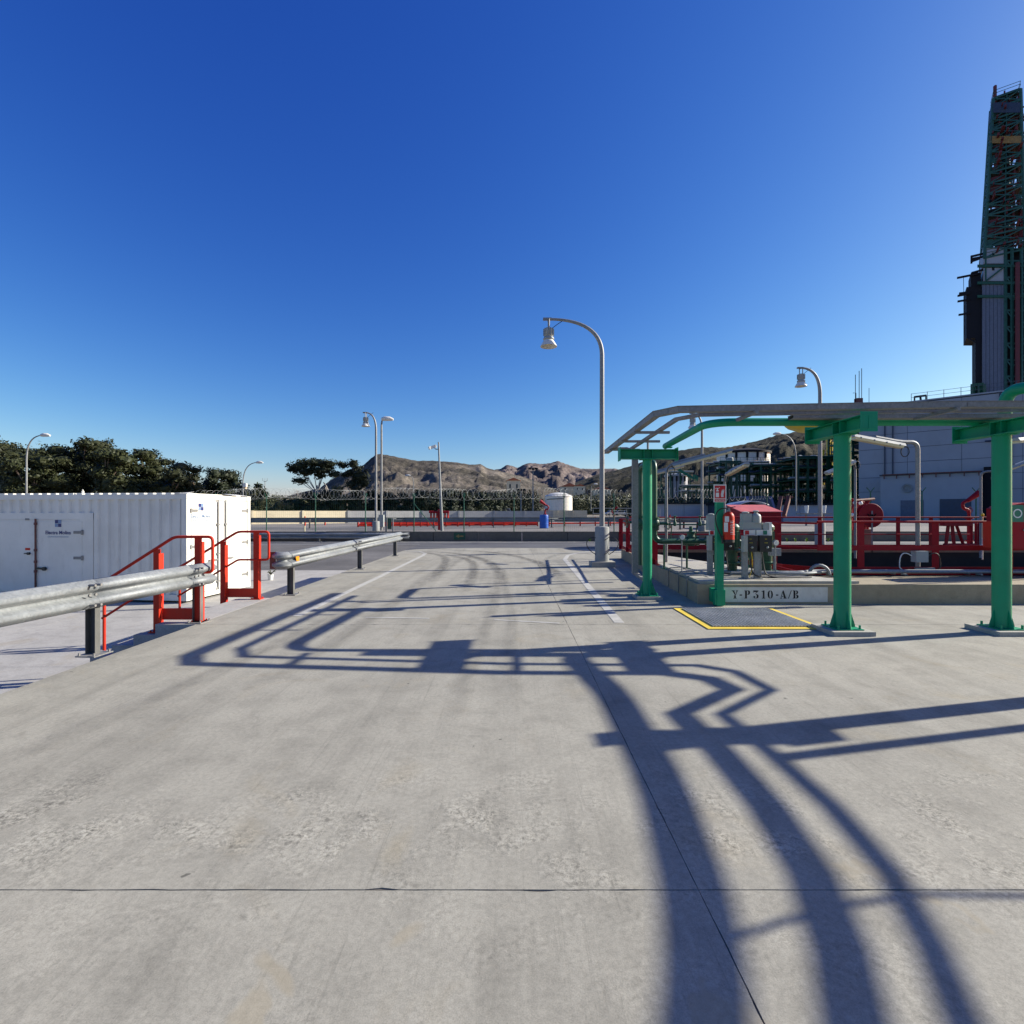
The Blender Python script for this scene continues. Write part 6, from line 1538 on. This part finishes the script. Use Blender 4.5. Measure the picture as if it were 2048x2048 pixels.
# grey barrier blocks / kerb lines seen through the railings
for k, (y, h, lb) in enumerate(((22.3,.14,'pale kerb on the near side of the far road, seen through the railings'),(18.3,.12,'low kerb just beyond the pump pit'))):
    t = thing('kerb_line', lb, 'kerb', (14,y,0), 'low kerbs beyond the pit'); x = 4.5 if k else 9.0
    while x < 40: MB().bb(x+.008,x+1.992,y,y+.18,.0,h).build('kerb_stone', M['pad'], t, smooth=False); x += 2.0
t = thing('red_plant_pipework', 'tangle of red pipes and valves left of the hose reel', 'pipework', P(1712,1040,19))
for k in range(7):
    u = 1702+k*5.5; MB().tube(rounded([P(u,1060,19+k*.12),P(u,1010+rk.randint(-12,8),19+k*.12),P(u+rk.choice((-8,9)),1004+rk.randint(-8,8),19+k*.12)],.1), .05, 8).build('pipe', M['red2'], t)
for v in (1002,1014,1026): MB().tube([P(1698,v,19.2),P(1748,v+rk.randint(-4,12),19.6)], .05, 8).build('header', M['rust'], t)
for _ in range(7): c = P(1700+rk.random()*30,1000+rk.random()*40,18.8); MB().lathe(c, [(.03,0),(.06,.02),(.06,.10),(.03,.12)], 10, V(rk.random()-.5,-1,.2)).build('gauge', M['label'], t)
MB().bb(P(1702,0,19.3).x,P(1745,0,19.3).x,19.3,19.4,.0,.9).build('back_plate', M['rust'], t, smooth=False)

# ------------------------------------------------------------------ big grey building
A = V(50.1,74,0); d_ = V(10.1,-9.5,0).normalized(); n_ = V(-d_.y*-1, d_.x*-1, 0); n_ = V(-.685,-.728,0)   # n_: outwards, to the camera
bd = thing('process_building', 'big windowless grey clad building on the right, in shade', 'building', (60,66,.4))
BH = 16.5; BL = 34
def bp(s, o, z): return A + d_*s + n_*o + V(0,0,z)
def bq(mb, s0, s1, o0, o1, z0, z1):
    ps = [bp(s,o,z) for s in (s0,s1) for o in (o0,o1) for z in (z0,z1)]
    return mb.add(ps, [(0,1,3,2),(4,6,7,5),(0,4,5,1),(2,3,7,6),(0,2,6,4),(1,5,7,3)])
bq(MB(), 0.05, BL, -26, -.12, .3, BH-.05).build('core', M['dblue'], bd, smooth=False)
for r_ in range(8):
    for c_ in range(6):
        z0 = .4+r_*2.0; bq(MB(), c_*5.6+.02, (c_+1)*5.6-.02, -.10, .0+rk.uniform(-.012,.012), z0+.025, min(BH,z0+2.0)-.025).build('cladding_panel', M['clad'], bd, smooth=False)
bq(MB(), -.15, BL, -26, .12, BH, BH+.18).build('parapet', M['clad'], bd, smooth=False)
mb = MB()
for h in (.45,.95): bq(mb, 6, BL, .02, .06, BH+.18+h, BH+.22+h)
s = 6
while s < BL: bq(mb, s, s+.06, .02, .07, BH+.18, BH+1.2); s += 1.7
mb.build('roof_railing', M['dblue'], bd, smooth=False)
# annex in front
bq(MB(), 3.0, 13.2, .14, 3.2, .35, 6.4).build('annex_wall', M['clad'], bd, smooth=False)
bq(MB(), 2.9, 13.3, .13, 3.35, 6.41, 6.6).build('annex_roof', M['dblue'], bd, smooth=False)
f_ = bq(MB(), 9.2, 12.2, 3.21, 3.26, .4, 3.2).build('door', M['dblue'], bd, smooth=False)
bq(MB(), 5.2, 7.6, 3.21, 3.26, .4, 3.1).build('door', M['slate'], bd, smooth=False)
MB().lathe(bp(5.9,3.2,4.7), [(.60,0),(.60,.15),(.40,.15),(.38,.02)], 20, n_).build('round_vent', M['galv'], bd)
mb = MB(); bq(mb, 3.2, 13.1, 3.45, 3.55, 6.5, 6.62)
for k in range(8): bq(mb, 3.4+k*1.35, 3.5+k*1.35, 3.4, 3.6, 6.0, 6.5)
mb.build('fire_line', M['rust'], bd, smooth=False)
bq(MB(), 13.3, 14.6, .14, .9, .35, 7.2).build('dark_recess', M['dark'], bd, smooth=False)  # dark box in place of a recess, its shade put into the colour
for s0 in (3.1,4.0,14.8,15.8): MB().tube([bp(s0,.2,6.8),bp(s0,.2,BH)], .09, 6).build('wall_pipe', M['dblue'], bd)
MB().tube([bp(13.4,.3,10.5),bp(20,.3,10.5)], .09, 6).build('wall_pipe', M['dblue'], bd)
for k, (u, v0, v1, lb) in enumerate(((1717,768,826,'small dark roof plant with aerials above the cable tray'),(1840,784,830,'roof frame shaped like a gallows above the cable tray'),(1738,776,826,'thin aerial standing on the grey building'))):
    c = P(u,v1,82); e_ = P(u,v0,82); t = thing('roof_equipment', lb, 'roof equipment', c, 'equipment on the roof of the grey building')
    if k == 0:
        MB().bb(c.x-.45,c.x+.45,81.6,82.4,c.z,P(0,797,82).z).build('housing', M['rust'], t, smooth=False); mb = MB()
        for s_ in (-.5,.1,.5): mb.tube([V(c.x+s_,82,c.z),V(c.x+s_,82,e_.z+2+s_)], .05, 5)
        mb.tube([P(1706,786,82),P(1712,786,82),P(1712,826,82)], .05, 5); mb.build('aerials', M['dark'], t)
    elif k == 1:
        mb = MB(); a_, b_ = P(1829,794,82), P(1852,791,82); mb.bar(a_, b_, .22, .3); mb.bar(a_, a_-V(0,0,3), .15,.15); mb.bar(b_, b_-V(0,0,3), .15,.15); mb.bar((a_+b_)/2, (a_+b_)/2+V(.4,0,-3), .2,.2); mb.build('frame', M['dark'], t, smooth=False)
    else: MB().tube([c, e_], .04, 5).build('aerial', M['dblue'], t)
# fence posts before the building
for k, u in enumerate((1741,1844,1952)):
    p = P(u,1040,46); q = P(u,984,46); t = thing('fence_post', ['first dark forked fence post in front of the grey building','second dark forked fence post, beside the bent light pole','third dark forked fence post near the right column'][k], 'post', p, 'forked fence posts by the grey building')
    mb = MB(); mb.tube([p,q], .06, 6); mb.tube([q,q+V(-.35,0,.4)],.04,5); mb.tube([q,q+V(.35,0,.4)],.04,5); mb.build('post', M['fgreen'], t)

# ------------------------------------------------------------------ tower
TA = V(79.8,85,0); td = V(.80,-.60,0); tn = V(-.60,-.80,0)
tw = thing('derrick_tower', 'tall tapering lattice derrick tower at the right edge with a panelled lower block', 'tower', (82,84,.4))
def F(u, v, off=0):      # pixel -> point on the tower's front face plane (moved 'off' metres outwards)
    r = (u-1024)/1024; t_ = (r*(85+tn.y*off) - 79.8 - tn.x*off)/(.80+.60*r); X = TA+td*t_+tn*off
    return V(X.x, X.y, H+(1024-v)/1024*X.y)
def tq(u0, u1, v0, v1, off, th, mat, name, parent=tw):
    a = F(u0,v1,off); b = F(u1,v1,off); zt = F(u0,v0,off).z
    return MB().prism([a, b, V(b.x,b.y,a.z), V(a.x,a.y,a.z)][:2]+[b-tn*th, a-tn*th], (0,0,zt-a.z)).build(name, M[mat], parent, smooth=False)
# tapered lattice
z0, z1 = 44.0, 70.2; c0 = F(2009,480)-tn*2.4; c1 = F(2014,190)-tn*1.7; c0.z = 0; c1.z = 0
def corner(i, z):
    k = (z-z0)/(z1-z0); c = c0+(c1-c0)*k; w = 2.45*(1-k)+1.62*k; s = ((-1,1),(1,1),(1,-1),(-1,-1))[i]
    return V(c.x,c.y,z) + td*s[0]*w + tn*s[1]*w
for i in range(4): MB().bar(corner(i,z0), corner(i,z1), .30, .30).build('leg', M['steel'], tw, smooth=False)
lv = 15
for k in range(lv+1):
    z = z0+(z1-z0)*k/lv; mb = MB()
    for i in range(4): mb.bar(corner(i,z), corner((i+1)%4,z), .18, .26)
    mb.build('ring_beam', M['steel'], tw, smooth=False)
    if k % 2 == 0 or k > 12:
        ps = [corner(i,z+.2) for i in range(4)]; c = sum(ps, V(0,0,0))/4; MB().prism([c+(p-c)*.93 for p in ps], (0,0,.12)).build('platform', M['rust'] if k in (2,6,10) else M['dark'], tw, smooth=False)
        mb = MB()
        for i in range(4):
            for h in (.6,1.1): mb.bar(corner(i,z+.2)+V(0,0,h), corner((i+1)%4,z+.2)+V(0,0,h), .06, .06)
        mb.build('guard_rail', M['steel'], tw, smooth=False)
mb = MB(); rw = random.Random(4)
for k in range(lv):
    za, zb = z0+(z1-z0)*k/lv, z0+(z1-z0)*(k+1)/lv
    for i in range(4):
        a, b, c, d = corner(i,za), corner((i+1)%4,za), corner(i,zb), corner((i+1)%4,zb)
        mb.bar(a, d, .16, .16); mb.bar(b, c, .16, .16); mb.bar((a+b)/2, (c+d)/2, .10, .10)
mb.build('braces', M['steel'], tw, kind='stuff', smooth=False)
mb = MB()
for _ in range(230):
    z = rw.uniform(z0, z1-1); k = (z-z0)/(z1-z0); w = (2.3*(1-k)+1.5*k); c = c0+(c1-c0)*k; c.z = z
    p = c+td*rw.uniform(-w,w)+tn*rw.uniform(-w,w); q = p+rw.choice([V(0,0,rw.uniform(1,5)), td*rw.uniform(.8,3), tn*rw.uniform(.8,3)])
    mb.bar(p, q, rw.uniform(.1,.35), rw.uniform(.1,.4))
mb.build('inner_pipework', M['tred'], tw, kind='stuff', smooth=False)
for k in range(lv-1):          # filler panels added to make the left half darker and denser
    za = z0+(z1-z0)*k/lv; a, b, c_ = corner(0,za), corner(3,za), corner(1,za)
    m1 = a+(c_-a)*rw.uniform(.40,.62); h_ = (z1-z0)/lv*rw.uniform(.45,.95); q1 = a+(c_-a)*.04
    MB().prism([q1-tn*.3, m1-tn*.3, m1-tn*.42, q1-tn*.42], (0,0,h_)).build('filler_panel', M[rw.choice(['dark','tred','dblue','steel'])], tw, smooth=False)
cc = (c0+c1)/2; MB().tube([V(c0.x,c0.y,z0), V(c1.x,c1.y,z1-3)], 1.0, 14, True, .6).build('drill_stem_casing', M['dark'], tw)
tq(1984,2041,205,225,.1,3.3,'dblue','top_house')
tq(1980,2043,272,286,.08,.15,'ochre','ochre_band')
# lower block
tq(1967,2008,495,527,0,6,'clad','upper_panel'); tq(1967,2010,536,562,0,6,'clad','upper_panel'); tq(1970,1973,497,560,.12,.1,'dgreen','green_strip')
for k, (u, v) in enumerate(((1986,505),(1986,533))): tq(u-2,u+3,v,v+8,.03,.02,'dark','opening')
for k in range(6): tq(1964.5+k*7.6,1971.5+k*7.6,568,800,0,5+.0*k,'slate','ribbed_panel')
for v in (529,563,590): tq(1955,2048,v,v+5,.25,.3,'dgreen','floor_beam')
a, b = F(1972,562,.2), F(2008,534,.2); MB().bar(a, b, .2, .2).build('brace', M['dgreen'], tw)
tq(1933,1964,574,676,-.4,5,'dark','dark_block'); tq(1951,1964,676,800,-.4,5,'dark','dark_block'); tq(1942,1962,545,574,-.5,4,'dark','dark_block')
tq(2011,2140,500,800,-1.2,5,'dark','dark_core')
for k in range(9): tq(2011,2140,520+k*33,523+k*33,.05,.2,'steel','floor_beam')
for u in (2011,2024,2043,2075,2110):
    a, b = F(u,495,.1), F(u,800,.1); MB().bar(b, a, .3, .3).build('column', M['steel'], tw, smooth=False)
a, b = F(2035,525,.5), F(2035,800,.5); MB().tube([b,a], .30, 10).build('red_pipe', M['tred'], tw)
mb = MB()
for k in range(9):
    v = 520+k*33
    mb.bar(F(2011,v,.1),F(2024,v+16,.1),.15,.15); mb.bar(F(2024,v+16,.1),F(2043,v,.1),.15,.15); mb.bar(F(2043,v+30,.1),F(2075,v,.1),.15,.15)
mb.build('braces', M['steel'], tw, smooth=False)
for u0, v0, u1, v1 in ((1914,556,1955,547),(1918,587,1936,584),(1915,592,1936,587),(1915,603,1936,599),(1917,630,1936,626),(1943,513,1964,507),(1943,518,1964,513),(1943,523,1956,517),(1943,546,1964,539)):
    MB().bar(F(u0,v0,-.3), F(u1+4,v1,-.3), .3, .28).build('outrigger', M['dark'], tw, smooth=False)
MB().bar(F(1943,511,-.3),F(1943,527,-.3),.2,.2).build('outrigger_post', M['dark'], tw)
MB().bar(F(1927,555,-.3),F(1929,670,-.3),.05,.05).build('hanging_cable', M['dark'], tw)
MB().bar(F(1936,676,-.4),F(1953,686,-.4),.25,.2).build('brace', M['dark'], tw)
mb = MB(); 
for u in (1946,1957,1967): mb.bar(F(u,800,1.2),F(u,768,1.2),.5,.4)
mb.bar(F(1946,770,1.2),F(1967,768,1.2),.4,.4); mb.bar(F(1946,798,1.2),F(1967,770,1.2),.15,.15); mb.bar(F(1967,798,1.2),F(1946,770,1.2),.15,.15); mb.build('lift_frame', M['dgreen'], tw, smooth=False)
mb = MB(); mb.bb(F(1948,0,.8).x-.1,F(1966,0,.8).x+.1,F(1966,0,.8).y,F(1966,0,.8).y+.3,F(1950,800,1).z,F(1950,772,1).z); mb.build('lift_cage', M['dark'], tw, smooth=False)
tq(1940,2140,800,1010,-1,6,'dark','base_block')
